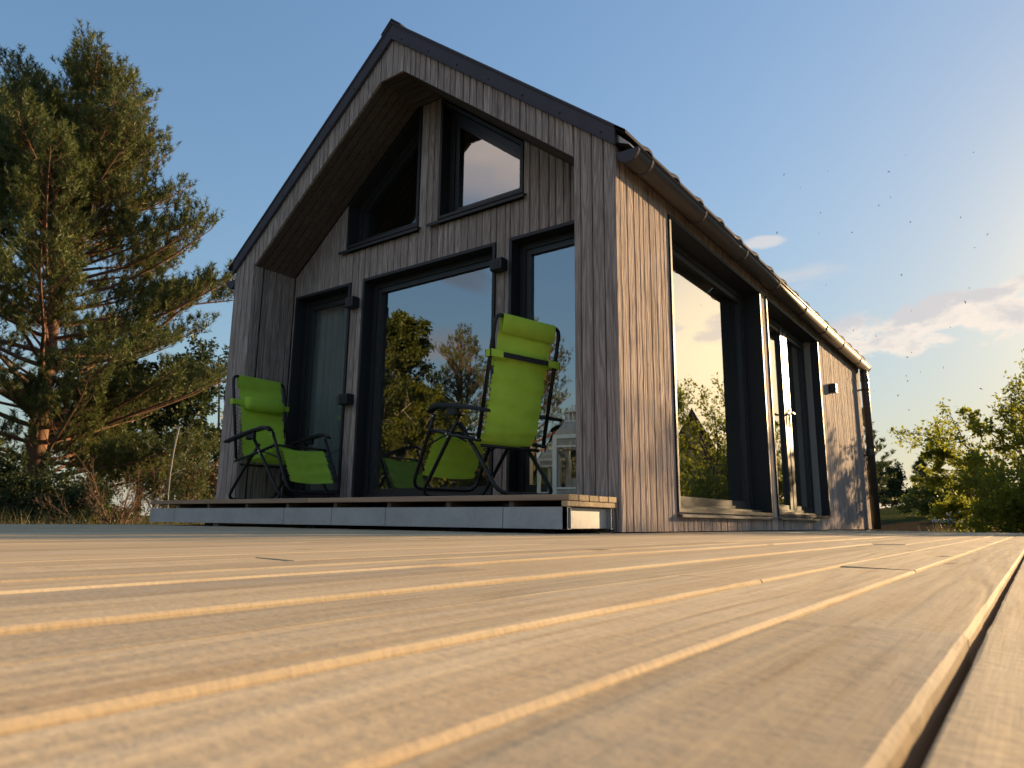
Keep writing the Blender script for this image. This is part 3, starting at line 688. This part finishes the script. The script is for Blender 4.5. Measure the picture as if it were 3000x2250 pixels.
ch2 = copy_tree(ch1); ch2['label'] = 'green lounge chair turned away, laced back showing, beside the white lanterns'
ch1.location = (-3.235, .035, .002); ch1.rotation_euler.z = .013
ch2.location = (-.884, -.075, .002); ch2.rotation_euler.z = 2.906

# ------------------------------------------------------------------ lanterns
def lantern(loc, h, wd, label, rot):
    c = thing('floor_lantern', label, 'lantern', loc, rot, 'white lanterns on the terrace', local=True); k = h/.62; a = wd/2
    body = .405*k; p = .030*k
    m_ = MB(1)
    for sx_ in (1, -1):
        for sy_ in (1, -1): m_.box(sx_*a-p/2, sx_*a+p/2, sy_*a-p/2, sy_*a+p/2, 0, body)
    for z in (.004, .062*k, body-.07*k, body-.012*k):
        for s in (1, -1): m_.box(-a, a, s*a-p*.4, s*a+p*.4, z, z+.012*k); m_.box(s*a-p*.4, s*a+p*.4, -a, a, z, z+.012*k)
    m_.build('frame', M_white, c)
    for nm, z0, z1 in (('base_lattice', .016, .062*k), ('top_lattice', body-.058*k, body-.012*k)):
        l = MB(1); n = 15
        for s in (1, -1):
            for i in range(n):
                u0, u1 = -a+2*a*i/n, -a+2*a*(i+1)/n
                for q, r_ in ((z0, z1), (z1, z0)):
                    l.tube([(u0, s*a, q), (u1, s*a, r_)], .0021*k, 4); l.tube([(s*a, u0, q), (s*a, u1, r_)], .0021*k, 4)
        l.build(nm, M_white, c)
    for s in (1, -1):
        MB(1).box(-a+p, a-p, s*a-.001, s*a+.001, .075*k, body-.075*k).build('pane', M_lglass, c)
        MB(1).box(s*a-.001, s*a+.001, -a+p, a-p, .075*k, body-.075*k).build('pane', M_lglass, c)
    e = MB(1); e.box(-a*1.12, a*1.12, -a*1.12, a*1.12, body, body+.014*k).build('eave', M_white, c)
    zr0, zr1 = body+.014*k, body+.105*k; b_ = a*.5; l = MB(1)
    for s in (1, -1):
        for u in (1, -1): l.tube([(s*a*1.05, u*a*1.05, zr0), (s*b_, u*b_, zr1)], .005*k, 5)
        n = 8
        for i in range(-n, n+1):
            for dr in (1, -1):
                u0 = a*i/n; u1 = b_*max(-1, min(1, (i+dr*5)/n))
                l.tube([(u0, s*a, zr0), (u1, s*b_, zr1)], .0021*k, 4); l.tube([(s*a, u0, zr0), (s*b_, u1, zr1)], .0021*k, 4)
    l.build('roof', M_white, c)
    g = MB(1); g.box(-b_*1.1, b_*1.1, -b_*1.1, b_*1.1, zr1, zr1+.008*k); zg = zr1+.065*k
    for s in (1, -1):
        for i in range(5):
            u = -b_+2*b_*i/4; g.box(u-.003*k, u+.003*k, s*b_-.003*k, s*b_+.003*k, zr1, zg); g.box(s*b_-.003*k, s*b_+.003*k, u-.003*k, u+.003*k, zr1, zg)
    g.box(-b_*1.15, b_*1.15, -b_*1.15, b_*1.15, zg, zg+.008*k); g.build('gallery', M_white, c)
    kz = zg+.008*k; kn = MB(1).lathe((0, 0, kz), [(.03*k, 0), (.012*k, .012*k), (.018*k, .026*k), (.014*k, .040*k), (.002, .046*k)], 10)
    kn.tube([(.045*k*math.cos(t_), 0, kz+.012*k+.02*k*math.sin(t_)) for t_ in np.linspace(0, math.pi, 9)], .003*k, 5); kn.build('knob', M_white, c)
    MB(1).lathe((0, 0, .016), [(.032*k, 0), (.032*k, .12*k), (.003, .122*k)], 12).build('candle', plainw, c)
plainw = plain('candle_wax', (.55, .50, .42), .5)
lantern((-.475, .30, .002), .60, .20, 'tall white lattice lantern on the terrace at the right porch jamb', .15)
lantern((-.665, .34, .002), .395, .15, 'short white lattice lantern half hidden by the chair leg', .1)

# ------------------------------------------------------------------ curtain behind the left pane
def curtain(x0, x1, y, z0, z1, label, seed):
    r_ = np.random.RandomState(seed); n = 70; V = []; H = 8
    ph = np.cumsum(r_.uniform(.5, 1.1, n+1))
    for j in range(H+1):
        tz = j/H; pin = 1-.25*math.sin(math.pi*min(1, tz*1.0))*.3
        for i in range(n+1):
            u = i/n; V.append(((x0+(x1-x0)*u)*K, (y+.030*math.sin(ph[i])*(1.2-.5*tz))*K, (z0+(z1-z0)*tz)*K))
    Fc = np.array([(j*(n+1)+i, j*(n+1)+i+1, (j+1)*(n+1)+i+1, (j+1)*(n+1)+i) for j in range(H) for i in range(n)])
    o_ = npmesh('curtain', np.array(V), Fc, M_curt, smooth=True); tag(o_, label, 'curtain')
    s_ = o_.modifiers.new('thickness', 'SOLIDIFY'); s_.thickness = .003
curtain(-5.15, -4.15, D+.27, .0, 2.62, 'pale grey pleated curtain hanging inside the left porch window', 3)

# ------------------------------------------------------------------ vegetation
def unit(v): return v/np.linalg.norm(v)
class Plant:
    def __init__(s, seed): s.r = np.random.RandomState(seed); s.br = []; s.tw = []
    def limb(s, p, d, Ln, r0, r1, n=6, up=0., wob=.12):
        pts = [np.array(p, float)]; d = unit(np.array(d, float))
        for i in range(n):
            d = unit(d+np.array((0, 0, up))/n+s.r.normal(0, wob, 3)/math.sqrt(n)); pts.append(pts[-1]+d*Ln/n)
        s.br.append((np.array(pts), r0, r1)); return np.array(pts), d
    def grow(s, p, d, Ln, r0, lvl, cfg):
        pts, _ = s.limb(p, d, Ln, r0, r0*.35, cfg.get('n', 5), cfg['up'][lvl], cfg.get('wob', .2))
        if lvl >= cfg.get('leaf_from', cfg['max']): s.tw.append(pts)
        if lvl == cfg['max']: return
        for k in range(cfg['kids'][lvl]):
            t_ = s.r.uniform(cfg.get('t0', .25), 1.0); f_ = t_*(len(pts)-1); i = min(int(f_), len(pts)-2); q = pts[i]+(pts[i+1]-pts[i])*(f_-i)
            ax = unit(pts[i+1]-pts[i]); rnd = unit(np.cross(ax, s.r.normal(0, 1, 3))); a_ = math.radians(s.r.uniform(*cfg['ang']))
            s.grow(q, ax*math.cos(a_)+rnd*math.sin(a_), Ln*s.r.uniform(*cfg['ratio'])*(1.15-.5*t_), max(r0*(1-.6*t_)*.55, .0018), lvl+1, cfg)
    def wood(s, name, m, parent, sides=5):
        Vs, Fs, b = [], [], 0; ang = np.linspace(0, 2*math.pi, sides, endpoint=False)
        for pts, r0, r1 in s.br:
            n = len(pts); tg = np.gradient(pts, axis=0); tg /= np.linalg.norm(tg, axis=1)[:, None]+1e-9
            ref = np.where(np.abs(tg[:, 2:3]) > .9, np.array([[1., 0, 0]]), np.array([[0., 0, 1]])); a_ = np.cross(tg, ref); a_ /= np.linalg.norm(a_, axis=1)[:, None]+1e-9; c_ = np.cross(a_, tg)
            rr = np.linspace(r0, r1, n)[:, None, None]
            Vs.append((pts[:, None, :]+rr*(np.cos(ang)[None, :, None]*a_[:, None, :]+np.sin(ang)[None, :, None]*c_[:, None, :])).reshape(-1, 3))
            i, j = np.meshgrid(np.arange(n-1), np.arange(sides), indexing='ij'); jn = (j+1) % sides
            Fs.append(b+np.stack([i*sides+j, i*sides+jn, (i+1)*sides+jn, (i+1)*sides+j], -1).reshape(-1, 4)); b += n*sides
        return npmesh(name, np.concatenate(Vs), np.concatenate(Fs), m, parent, smooth=True)
    def leaves(s, name, m, parent, per, size, spread=.03, droop=.3, kind=None):
        P, Dv = [], []
        for pts in s.tw:
            k = s.r.poisson(per); t_ = s.r.uniform(.1, 1, k)*(len(pts)-1); i = np.minimum(t_.astype(int), len(pts)-2)
            P.append(pts[i]+(pts[i+1]-pts[i])*(t_-i)[:, None]); Dv.append((pts[i+1]-pts[i]))
        P = np.concatenate(P); Dv = np.concatenate(Dv); n = len(P); Dv /= np.linalg.norm(Dv, axis=1)[:, None]+1e-9
        P = P+s.r.normal(0, spread, (n, 3)); a_ = Dv*.6+s.r.normal(0, .8, (n, 3))-np.array((0, 0, droop)); a_ /= np.linalg.norm(a_, axis=1)[:, None]
        b_ = np.cross(a_, s.r.normal(0, 1, (n, 3))); b_ /= np.linalg.norm(b_, axis=1)[:, None]+1e-9; L_ = size*s.r.uniform(.6, 1.3, (n, 1)); W_ = L_*.30
        V = np.stack([P, P+a_*L_*.5+b_*W_, P+a_*L_, P+a_*L_*.5-b_*W_], 1).reshape(-1, 3); Fc = np.arange(n*4).reshape(n, 4)
        clump = .5+.5*np.sin(P[:, 0]*2.1+1.3)*np.sin(P[:, 2]*2.7)*np.cos(P[:, 1]*1.9)
        return npmesh(name, V, Fc, m, parent, np.clip(.45*clump+s.r.uniform(0, .55, n), 0, 1))
    def needles(s, name, m, parent, P, Dv, ls, ln, per, wd):
        n = len(P); Dv = Dv/(np.linalg.norm(Dv, axis=1)[:, None]+1e-9); tn = s.r.uniform(0, 1, n)
        P = np.repeat(P, per, 0); A = np.repeat(Dv, per, 0); N = n*per; t_ = s.r.uniform(0, 1, (N, 1))
        rad = np.cross(A, s.r.normal(0, 1, (N, 3))); rad /= np.linalg.norm(rad, axis=1)[:, None]+1e-9
        b0 = P+A*ls*t_; d = A*.75+rad*s.r.uniform(.5, 1.1, (N, 1)); d /= np.linalg.norm(d, axis=1)[:, None]; tip = b0+d*ln*s.r.uniform(.7, 1.2, (N, 1))
        sd_ = np.cross(d, s.r.normal(0, 1, (N, 3))); sd_ /= np.linalg.norm(sd_, axis=1)[:, None]+1e-9
        V = np.stack([b0-sd_*wd, b0+sd_*wd, tip], 1).reshape(-1, 3)
        return npmesh(name, V, np.arange(N*3).reshape(N, 3), m, parent, np.clip(np.repeat(tn, per)*.7+s.r.uniform(0, .3, N), 0, 1))
def pine(name, label, loc, H, Rfn, seed, lean=(0, 0), whorls=24, start=.12, per=22, dens=1.3, group=None, nlen=.10, nw=.0095, fork=True, trunkr=.2, up0=.15):
    z0 = float(gh(np.array(loc[0]), np.array(loc[1]))); t = thing(name, label, 'tree', (loc[0], loc[1], z0), group=group); p = Plant(seed); r = p.r
    base = np.array((loc[0], loc[1], z0-.1)); nT = 14
    tr = [base+np.array((lean[0]*q*H+.06*math.sin(q*6), lean[1]*q*H+.05*math.cos(q*5), q*H)) for q in np.linspace(0, 1, nT)]
    p.br.append((np.array(tr), trunkr, .02)); leaders = [np.array(tr)]
    if fork:
        a = tr[6]; q, _ = p.limb(a, (.35, .1, 1), H*.46, trunkr*.5, .015, 7, .5, .12); leaders.append(q)
        a = tr[7]; q, _ = p.limb(a, (-.3, -.25, 1), H*.42, trunkr*.45, .015, 7, .5, .12); leaders.append(q)
    SP, SD = [], []
    def shoot(q, d): SP.append(q); SD.append(unit(unit(d)*.55+np.array((0, 0, .95))+r.normal(0, .25, 3)))
    for li, ld_ in enumerate(leaders):
        nw_ = whorls if li == 0 else int(whorls*.42); zs0 = start if li == 0 else .25
        for wv in range(nw_):
            f_ = zs0+(1-zs0)*(wv/(nw_-1))**.92; fi = f_*(len(ld_)-1); i = min(int(fi), len(ld_)-2); q = ld_[i]+(ld_[i+1]-ld_[i])*(fi-i)
            hf = (q[2]-z0)/H; Rm = Rfn(hf)*(1 if li == 0 else .55); off = r.uniform(0, 6.28)
            for b in range(5 if hf < .8 else 4):
                an = off+b*6.283/5+r.normal(0, .25); Ln = max(.25, Rm*r.uniform(.55, 1.08)); el = up0+.75*max(0, hf-.25)+r.normal(0, .12)
                d = (math.cos(an)*math.cos(el), math.sin(an)*math.cos(el), math.sin(el)); pts, de = p.limb(q, d, Ln, .011+.013*Ln*(1-hf*.6), .006, 7, .35, .16)
                ns = max(3, int(Ln*5.5*dens))
                for k in range(ns):
                    tb = .18 if hf < .22 else .34; t_ = tb+(1-tb)*(k+r.uniform(0, 1))/ns; g = t_*(len(pts)-1); ii_ = min(int(g), len(pts)-2); s0 = pts[ii_]+(pts[ii_+1]-pts[ii_])*(g-ii_)
                    ax = unit(pts[ii_+1]-pts[ii_]); sdv = unit(np.cross(ax, (0, 0, 1.))) * (1 if k % 2 else -1); l2 = Ln*.34*(1.15-t_)+.12
                    sp_, sde = p.limb(s0, ax*.75+sdv*.75+np.array((0, 0, .15)), l2, .006, .003, 3, .5, .2)
                    m_ = max(2, int(l2*9*dens))
                    for j in range(m_):
                        gg = r.uniform(.3, 1)*(len(sp_)-1); i2 = min(int(gg), len(sp_)-2); qq = sp_[i2]+(sp_[i2+1]-sp_[i2])*(gg-i2)
                        shoot(qq+r.normal(0, .05, 3), (sp_[i2+1]-sp_[i2])*1+r.normal(0, .05, 3))
                    shoot(sp_[-1], sde)
                shoot(pts[-1], de)
        for k in range(5): shoot(ld_[-1]+r.normal(0, .03, 3), np.array((0, 0, 1.)))
    p.wood('trunk', M_barkP, t, 6); p.needles('crown', M_needle, t, np.array(SP), np.array(SD), .15, nlen, per, nw)
    return t, len(SP)
def shrub(name, label, cat, loc, stems, cfg, Ln, m, per, size, seed, bark=None, group=None, r0=.02, lean=None, spread=.03, elev=(45, 85), droop=.3, crown='crown', extra=()):
    z0 = float(gh(np.array(loc[0]), np.array(loc[1]))); t = thing(name, label, cat, (loc[0], loc[1], z0), group=group); p = Plant(seed)
    for q_, d_, l_ in extra: p.grow((loc[0]+q_[0], loc[1]+q_[1], z0+q_[2]), d_, l_, .014, 0, dict(cfg, up=(-.15, .25, .1), kids=(13, 4), ratio=(.12, .26), n=8))
    for k in range(stems):
        an = p.r.uniform(0, 6.283); el = math.radians(p.r.uniform(*elev)); d = np.array((math.cos(an)*math.cos(el), math.sin(an)*math.cos(el), math.sin(el)))
        if lean is not None: d = d+np.array(lean)
        p.grow((loc[0]+p.r.normal(0, .06*Ln), loc[1]+p.r.normal(0, .06*Ln), z0-.05), d, Ln*p.r.uniform(.7, 1.1), r0, 0, cfg)
    p.wood('trunk' if cat == 'tree' else 'stems', bark or M_bark, t, 4)
    if per: p.leaves(crown, m, t, per, size, spread, droop)
    return t
def tree(name, label, loc, H, cfg, m, per, size, seed, bark=None, group=None, r0=.1, spread=.05, droop=.3):
    """one leading trunk with limbs all the way up"""
    z0 = float(gh(np.array(loc[0]), np.array(loc[1]))); t = thing(name, label, 'tree', (loc[0], loc[1], z0), group=group); p = Plant(seed)
    pts, _ = p.limb((loc[0], loc[1], z0-.1), (0, 0, 1), H, r0, .015, 10, .2, .12); n = cfg['limbs']
    for k in range(n):
        f_ = cfg['start']+(1-cfg['start'])*k/n; g = f_*10; i = min(int(g), 9); q = pts[i]+(pts[i+1]-pts[i])*(g-i); an = k*2.4+p.r.normal(0, .4); el = math.radians(p.r.uniform(*cfg['el']))
        Ln = cfg['R'](f_)*p.r.uniform(.7, 1.1); p.grow(q, (math.cos(an)*math.cos(el), math.sin(an)*math.cos(el), math.sin(el)), Ln, max(r0*.4*(1-f_*.7), min(.008, r0*.35)), 0, cfg)
    p.tw.append(pts[-3:]); p.wood('trunk', bark or M_bark, t, 5); p.leaves('crown', m, t, per, size, spread, droop); return t
def at_az(az, r): return (CAM.x+r*math.sin(math.radians(az)), CAM.y+r*math.cos(math.radians(az)))

# the big pine on the left
def Rp(h):
    return np.interp(h, [0, .15, .35, .55, .75, .9, 1.0], [3.2, 3.8, 3.75, 3.3, 2.5, 1.5, .5])
pine('pine_tree', 'tall spreading pine with orange bark standing left of the cottage', at_az(-70.6, 15.5), 9.0, Rp, 21, lean=(-.01, .02), whorls=32, start=.07, nw=.0072, per=24)
SH = dict(up=(.25, .1, .0), kids=(9, 6), max=2, ang=(25, 60), ratio=(.32, .55), leaf_from=1, t0=.25)
shrub('garden_shrub', 'large backlit yellow-green shrub with long arching branches beyond the deck', 'shrub', at_az(.9, 12.6), 15, dict(SH, up=(.15, .2, .15), kids=(11, 6), ratio=(.3, .5)), 2.3, M_leafY, 13, .06, 31, r0=.026, elev=(40, 85), extra=[((-.35, -.2, .75), (-.80, -.40, .32), 1.35), ((-.3, -.2, .95), (-.78, -.45, .42), 1.25), ((-.3, -.1, .6), (-.80, -.45, .12), 1.2), ((-.2, 0, 1.2), (-.6, -.4, .6), 1.1)])
shrub('garden_shrub', 'low loose yellow-green shrub left of the large one, nearest the downpipe', 'shrub', at_az(-3.0, 12.4), 9, dict(SH, up=(.1, .25, .1), kids=(9, 4), ratio=(.2, .4)), 1.0, M_leafY, 9, .05, 32, r0=.012, elev=(20, 75))
shrub('garden_shrub', 'low spreading green shrub at the deck end under the large one', 'shrub', at_az(.2, 11.0), 16, dict(SH, up=(.15, .2, .1), ratio=(.3, .6)), 1.05, M_leafY, 8, .055, 33, r0=.012, elev=(12, 75))
shrub('garden_shrub', 'yellow-green shrub in the garden reflected in the side panes', 'shrub', (3.9, 9.9), 16, dict(SH, kids=(10, 6)), 1.22, M_leafY, 16, .06, 34, r0=.02, elev=(35, 85))
# left undergrowth
DC = dict(up=(.2, .1, 0), kids=(7, 5), max=2, ang=(25, 65), ratio=(.4, .6), leaf_from=1, t0=.2, limbs=22, start=.18, el=(5, 45), R=lambda f_: 2.3*(1-.5*f_))
tree('leafy_tree', 'dark leafy tree filling the gap between pine and cottage', at_az(-63.9, 18.5), 3.6, dict(DC, kids=(8, 6)), M_leafD, 17, .11, 41, r0=.09)
tree('leafy_tree', 'thin dark leafy tree beside the left porch post, sky showing through', at_az(-59.3, 21), 4.6, dict(DC, limbs=16, R=lambda f_: 1.7*(1-.3*f_)), M_leafD, 8, .11, 42, r0=.06)
tree('leafy_tree', 'dark leafy tree low behind the pine trunk', at_az(-67, 20.5), 3.3, DC, M_leafM, 15, .09, 43, r0=.07)
for i, (az, r, h, m_, lab) in enumerate(((-70.5, 12.6, .85, M_leafD, 'dense dark green bush in front of the pine trunk'), (-68.3, 11.8, .62, M_leafD, 'low dark green bush right of the pine foot'), (-72.6, 12.4, .8, M_leafD, 'dark bush at the left picture edge'), (-66.6, 13.0, .5, M_leafM, 'small rounded green bush among the dry twigs'))):
    shrub('bush', lab, 'bush', at_az(az, r), 16, dict(SH, kids=(9, 5)), h*1.15, m_, 13, .045, 50+i, r0=.012, elev=(30, 88))
TW = dict(up=(.3, .2, .1), kids=(7, 5), max=2, ang=(15, 45), ratio=(.35, .6), leaf_from=2, t0=.2)
shrub('bare_shrub', 'bare orange-brown twiggy shrub at the left end of the terrace', 'shrub', at_az(-65.1, 9.4), 9, TW, .80, M_leafR, 1.2, .03, 60, bark=M_barkO, r0=.012, elev=(25, 75))
shrub('bare_shrub', 'brown-green twiggy thicket behind the birch sapling', 'shrub', at_az(-62.4, 14.5), 14, TW, 1.15, M_leafM, 7, .045, 61, bark=M_barkO, r0=.010, elev=(50, 88))
shrub('bare_shrub', 'reddish brown shrub beside the left porch post', 'shrub', at_az(-59.0, 15), 14, TW, 1.25, M_leafR, 9, .06, 62, bark=M_bark, r0=.012, elev=(45, 88))
tree('birch_sapling', 'thin white-stemmed birch sapling between the twiggy shrubs', at_az(-61.9, 11.5), 1.7, dict(DC, limbs=7, R=lambda f_: .32, start=.5, kids=(3, 2)), M_leafM, 1.5, .03, 63, bark=M_barkB, r0=.006, spread=.01)
def Rf(h): return .50*(1-h)+.06
pine('young_spruce', 'small bright green spruce right beside the terrace end', at_az(-60.5, 13.2), 1.05, Rf, 64, whorls=12, start=.05, per=12, fork=False, trunkr=.03, nlen=.05, nw=.006, dens=1.6, up0=.0)
# far side of the rising field
FAR = dict(DC, limbs=20, start=.12, R=lambda f_: 1.5*(1-.35*f_), kids=(7, 4))
for i, (az, r, H_, kind, lab) in enumerate(((-8.3, 68, 3.6, 0, 'round dark tree on the field crest next to the downpipe'), (-6.2, 72, 4.2, 1, 'dark pine on the field crest right of the round tree'), (-4.9, 70, 2.0, 0, 'low dark hedge tree on the crest left of the shrub'), (-3.6, 74, 3.2, 1, 'small dark pine on the crest behind the shrub'), (-9.7, 60, 7.6, 1, 'tall dark pine whose top shows beside the downpipe'), (-6.9, 75, 1.9, 0, 'low brown-green hedge tree between the crest trees'), (1.5, 70, 3.5, 0, 'dark tree on the crest behind the large shrub'))):
    if kind == 0: tree('crest_tree', lab, at_az(az, r), H_, dict(FAR, R=(lambda f_, q=H_: q*.45*(1-.3*f_))), M_leafD, 12, .22, 70+i, group='trees on the field crest', spread=.12)
    else: pine('crest_pine', lab, at_az(az, r), H_, (lambda h, q=H_: np.interp(h, [0, .4, .8, 1], [q*.30, q*.30, q*.17, .1])), 80+i, whorls=14, per=9, nlen=.25, nw=.03, dens=.6, group='trees on the field crest', fork=False)
# weeping tree and boulder before the crest
shrub('weeping_tree', 'small dark green weeping tree arching over the field', 'tree', at_az(-5.2, 30), 9, dict(SH, up=(-.9, -.5, -.6), kids=(9, 5)), 1.5, M_leafM, 14, .09, 91, r0=.03, elev=(55, 80), lean=(-.3, 0, .2))
def boulder(label, loc, s, seed):
    r_ = np.random.RandomState(seed); mb = MB(1); n, mm = 12, 7; vs = []
    for j in range(mm):
        th = math.pi*.5*j/(mm-1)
        for i in range(n):
            a_ = 2*math.pi*i/n; q = 1+.12*r_.normal(); vs.append((s*q*math.cos(a_)*math.cos(th)*1.3, s*q*math.sin(a_)*math.cos(th), s*.6*q*math.sin(th)))
    fs = [(j*n+i, j*n+(i+1) % n, (j+1)*n+(i+1) % n, (j+1)*n+i) for j in range(mm-1) for i in range(n)]
    o_ = mb.add(vs, fs, True).build('boulder', M_stone); o_.location = (loc[0], loc[1], float(gh(np.array(loc[0]), np.array(loc[1])))-.05); tag(o_, label, 'boulder')
boulder('grey boulder lying in the field behind the shrub branches', at_az(-4.4, 26), .55, 5)
# trees behind the camera, mirrored in the porch panes
BI = dict(DC, limbs=34, start=.12, el=(20, 60), kids=(8, 5), up=(.2, -.1, -.3))
g0 = Vector((-2.2, .64, 0))
def refl(az, r): a_ = math.radians(az); return (g0.x-r*math.sin(a_), g0.y-r*math.cos(a_))
tree('birch_tree', 'tall full birch mirrored in the left of the porch door', refl(47.5, 17), 6.4, dict(BI, R=lambda f_: np.interp(f_, [0, .3, .7, 1], [2.0, 2.4, 1.4, .5]), limbs=44), M_leafM, 14, .12, 101, bark=M_barkB, r0=.12)
tree('birch_tree', 'shorter birch mirrored lower in the porch door', refl(44.2, 16), 4.2, dict(BI, R=lambda f_: np.interp(f_, [0, .3, .7, 1], [1.9, 2.1, 1.2, .4]), limbs=40), M_leafY, 13, .12, 102, bark=M_barkB, r0=.09)
def Rq(h): return np.interp(h, [0, .2, .5, .8, 1.0], [2.2, 2.4, 2.0, 1.2, .3])
pine('pine_tree', 'orange-lit pine mirrored behind the chair in the porch door', refl(39.5, 20), 6.8, Rq, 103, whorls=18, start=.15, per=9, nw=.012, nlen=.1, dens=.9)
pine('pine_tree', 'pine mirrored in the right porch pane', refl(31.5, 17), 6.4, Rq, 104, whorls=18, start=.12, per=9, nw=.012, nlen=.1, dens=.9)
pine('pine_tree', 'lower spreading pine mirrored between the birches and the taller pine', refl(42.6, 21.5), 4.6, Rq, 105, whorls=16, start=.08, per=9, nw=.014, nlen=.11, dens=.9)
for i, (az, r, h, m_, lab) in enumerate(((51, 13, 1.5, M_leafM, 'green bush mirrored at the left rim of the porch door'), (45.5, 19, 1.7, M_leafM, 'wide green bush mirrored under the birches'), (41, 24, 2.3, M_leafR, 'broad rust-brown bush mirrored under the pines'), (37, 24, 2.4, M_leafR, 'rust-brown bush mirrored right under the tall pine'), (33.5, 21, 2.2, M_leafM, 'green bush mirrored in the right porch pane'), (28.5, 20, 1.8, M_leafM, 'green bush beside the mirrored right pine'))):
    shrub('hedge_bush', lab, 'bush', refl(az, r), 14, dict(SH, kids=(9, 5)), h, m_, 15, .11, 110+i, elev=(30, 85), spread=.08)
# grass along the left edge and round the plot
r_ = np.random.RandomState(8); n = 26000
az_ = np.radians(r_.uniform(-76, -57, n)); rr_ = r_.uniform(6.6, 17, n); px, py = CAM.x+rr_*np.sin(az_), CAM.y+rr_*np.cos(az_)
n2 = 16000; px = np.concatenate([px, r_.uniform(.3, 9, n2)]); py = np.concatenate([py, r_.uniform(5.9, 18, n2)]); N = n+n2
keep = ~((px > -6.0*K-.2) & (px < .1) & (py > -.6)); px, py = px[keep], py[keep]; N = len(px)
P = np.stack([px, py, gh(px, py)], 1); hh = r_.uniform(.06, .22, (N, 1))*np.where(r_.uniform(0, 1, (N, 1)) > .9, 1.8, 1); ln = r_.normal(0, .35, (N, 3)); ln[:, 2] = 1
sdv = r_.normal(0, 1, (N, 3)); sdv[:, 2] = 0; sdv /= np.linalg.norm(sdv, axis=1)[:, None]; wd = .006
V = np.stack([P-sdv*wd, P+sdv*wd, P+ln*hh], 1).reshape(-1, 3)
tag(npmesh('grass', V, np.arange(N*3).reshape(N, 3), M_dry, tint=np.clip(.5+.5*np.sin(px*1.3)*np.cos(py*1.1)+r_.normal(0, .2, N), 0, 1)), kind='stuff')

# steep-roofed shed in the garden, mirrored in the side panes
sx_, sy_ = 8.3*K+.8, 25*K+1.0; sz_ = float(gh(np.array(sx_), np.array(sy_)))
shed = thing('garden_shed', 'dark steep-roofed shed mirrored behind the shrub in the side pane', 'shed', (sx_, sy_, sz_), -.35, local=True)
MB(1).box(-.95, .95, -1.6, 1.6, 0, 1.5).build('wall', M_clad, shed)
A = [(-1.2, -1.8, 1.2), (0, -1.8, 3.45), (1.2, -1.8, 1.2), (1.2, -1.8, 1.36), (0, -1.8, 3.62), (-1.2, -1.8, 1.36)]
MB(1).extrude(A, [(a[0], 1.8, a[2]) for a in A]).build('roof', M_roof, shed)
MB(1).extrude([(-.95, -1.59, 1.5), (.95, -1.59, 1.5), (0, -1.59, 3.3)], [(-.95, 1.59, 1.5), (.95, 1.59, 1.5), (0, 1.59, 3.3)]).build('gable', M_clad, shed)

# ------------------------------------------------------------------ midges in the evening air
bug = None; rg = np.random.RandomState(19)
for i in range(46):
    az = rg.uniform(-16, 0); d = rg.uniform(3.5, 8); el = rg.uniform(7, 26)
    loc = (CAM.x+d*math.sin(math.radians(az)), CAM.y+d*math.cos(math.radians(az)), CAM.z+d*math.tan(math.radians(el)))
    if bug is None:
        mb = MB(1); mb.lathe((0, 0, 0), [(.0008, -.004), (.0022, -.001), (.0018, .003), (.0006, .005)], 5)
        mb.add([(0, 0, 0), (.008, .002, .003), (.006, -.002, .005)], [(0, 1, 2)]).add([(0, 0, 0), (-.008, .002, .003), (-.006, -.002, .005)], [(0, 1, 2)])
        bug = mb.build('midge', M_void); b_ = bug
        tag(bug, 'tiny dark midge hovering in the sky right of the cottage', 'insect', 'midges in the air right of the cottage')
    else: b_ = bug.copy(); COL.objects.link(b_)
    b_.location = loc; b_.rotation_euler = tuple(rg.uniform(0, 6, 3))
print('objects', len(bpy.data.objects))
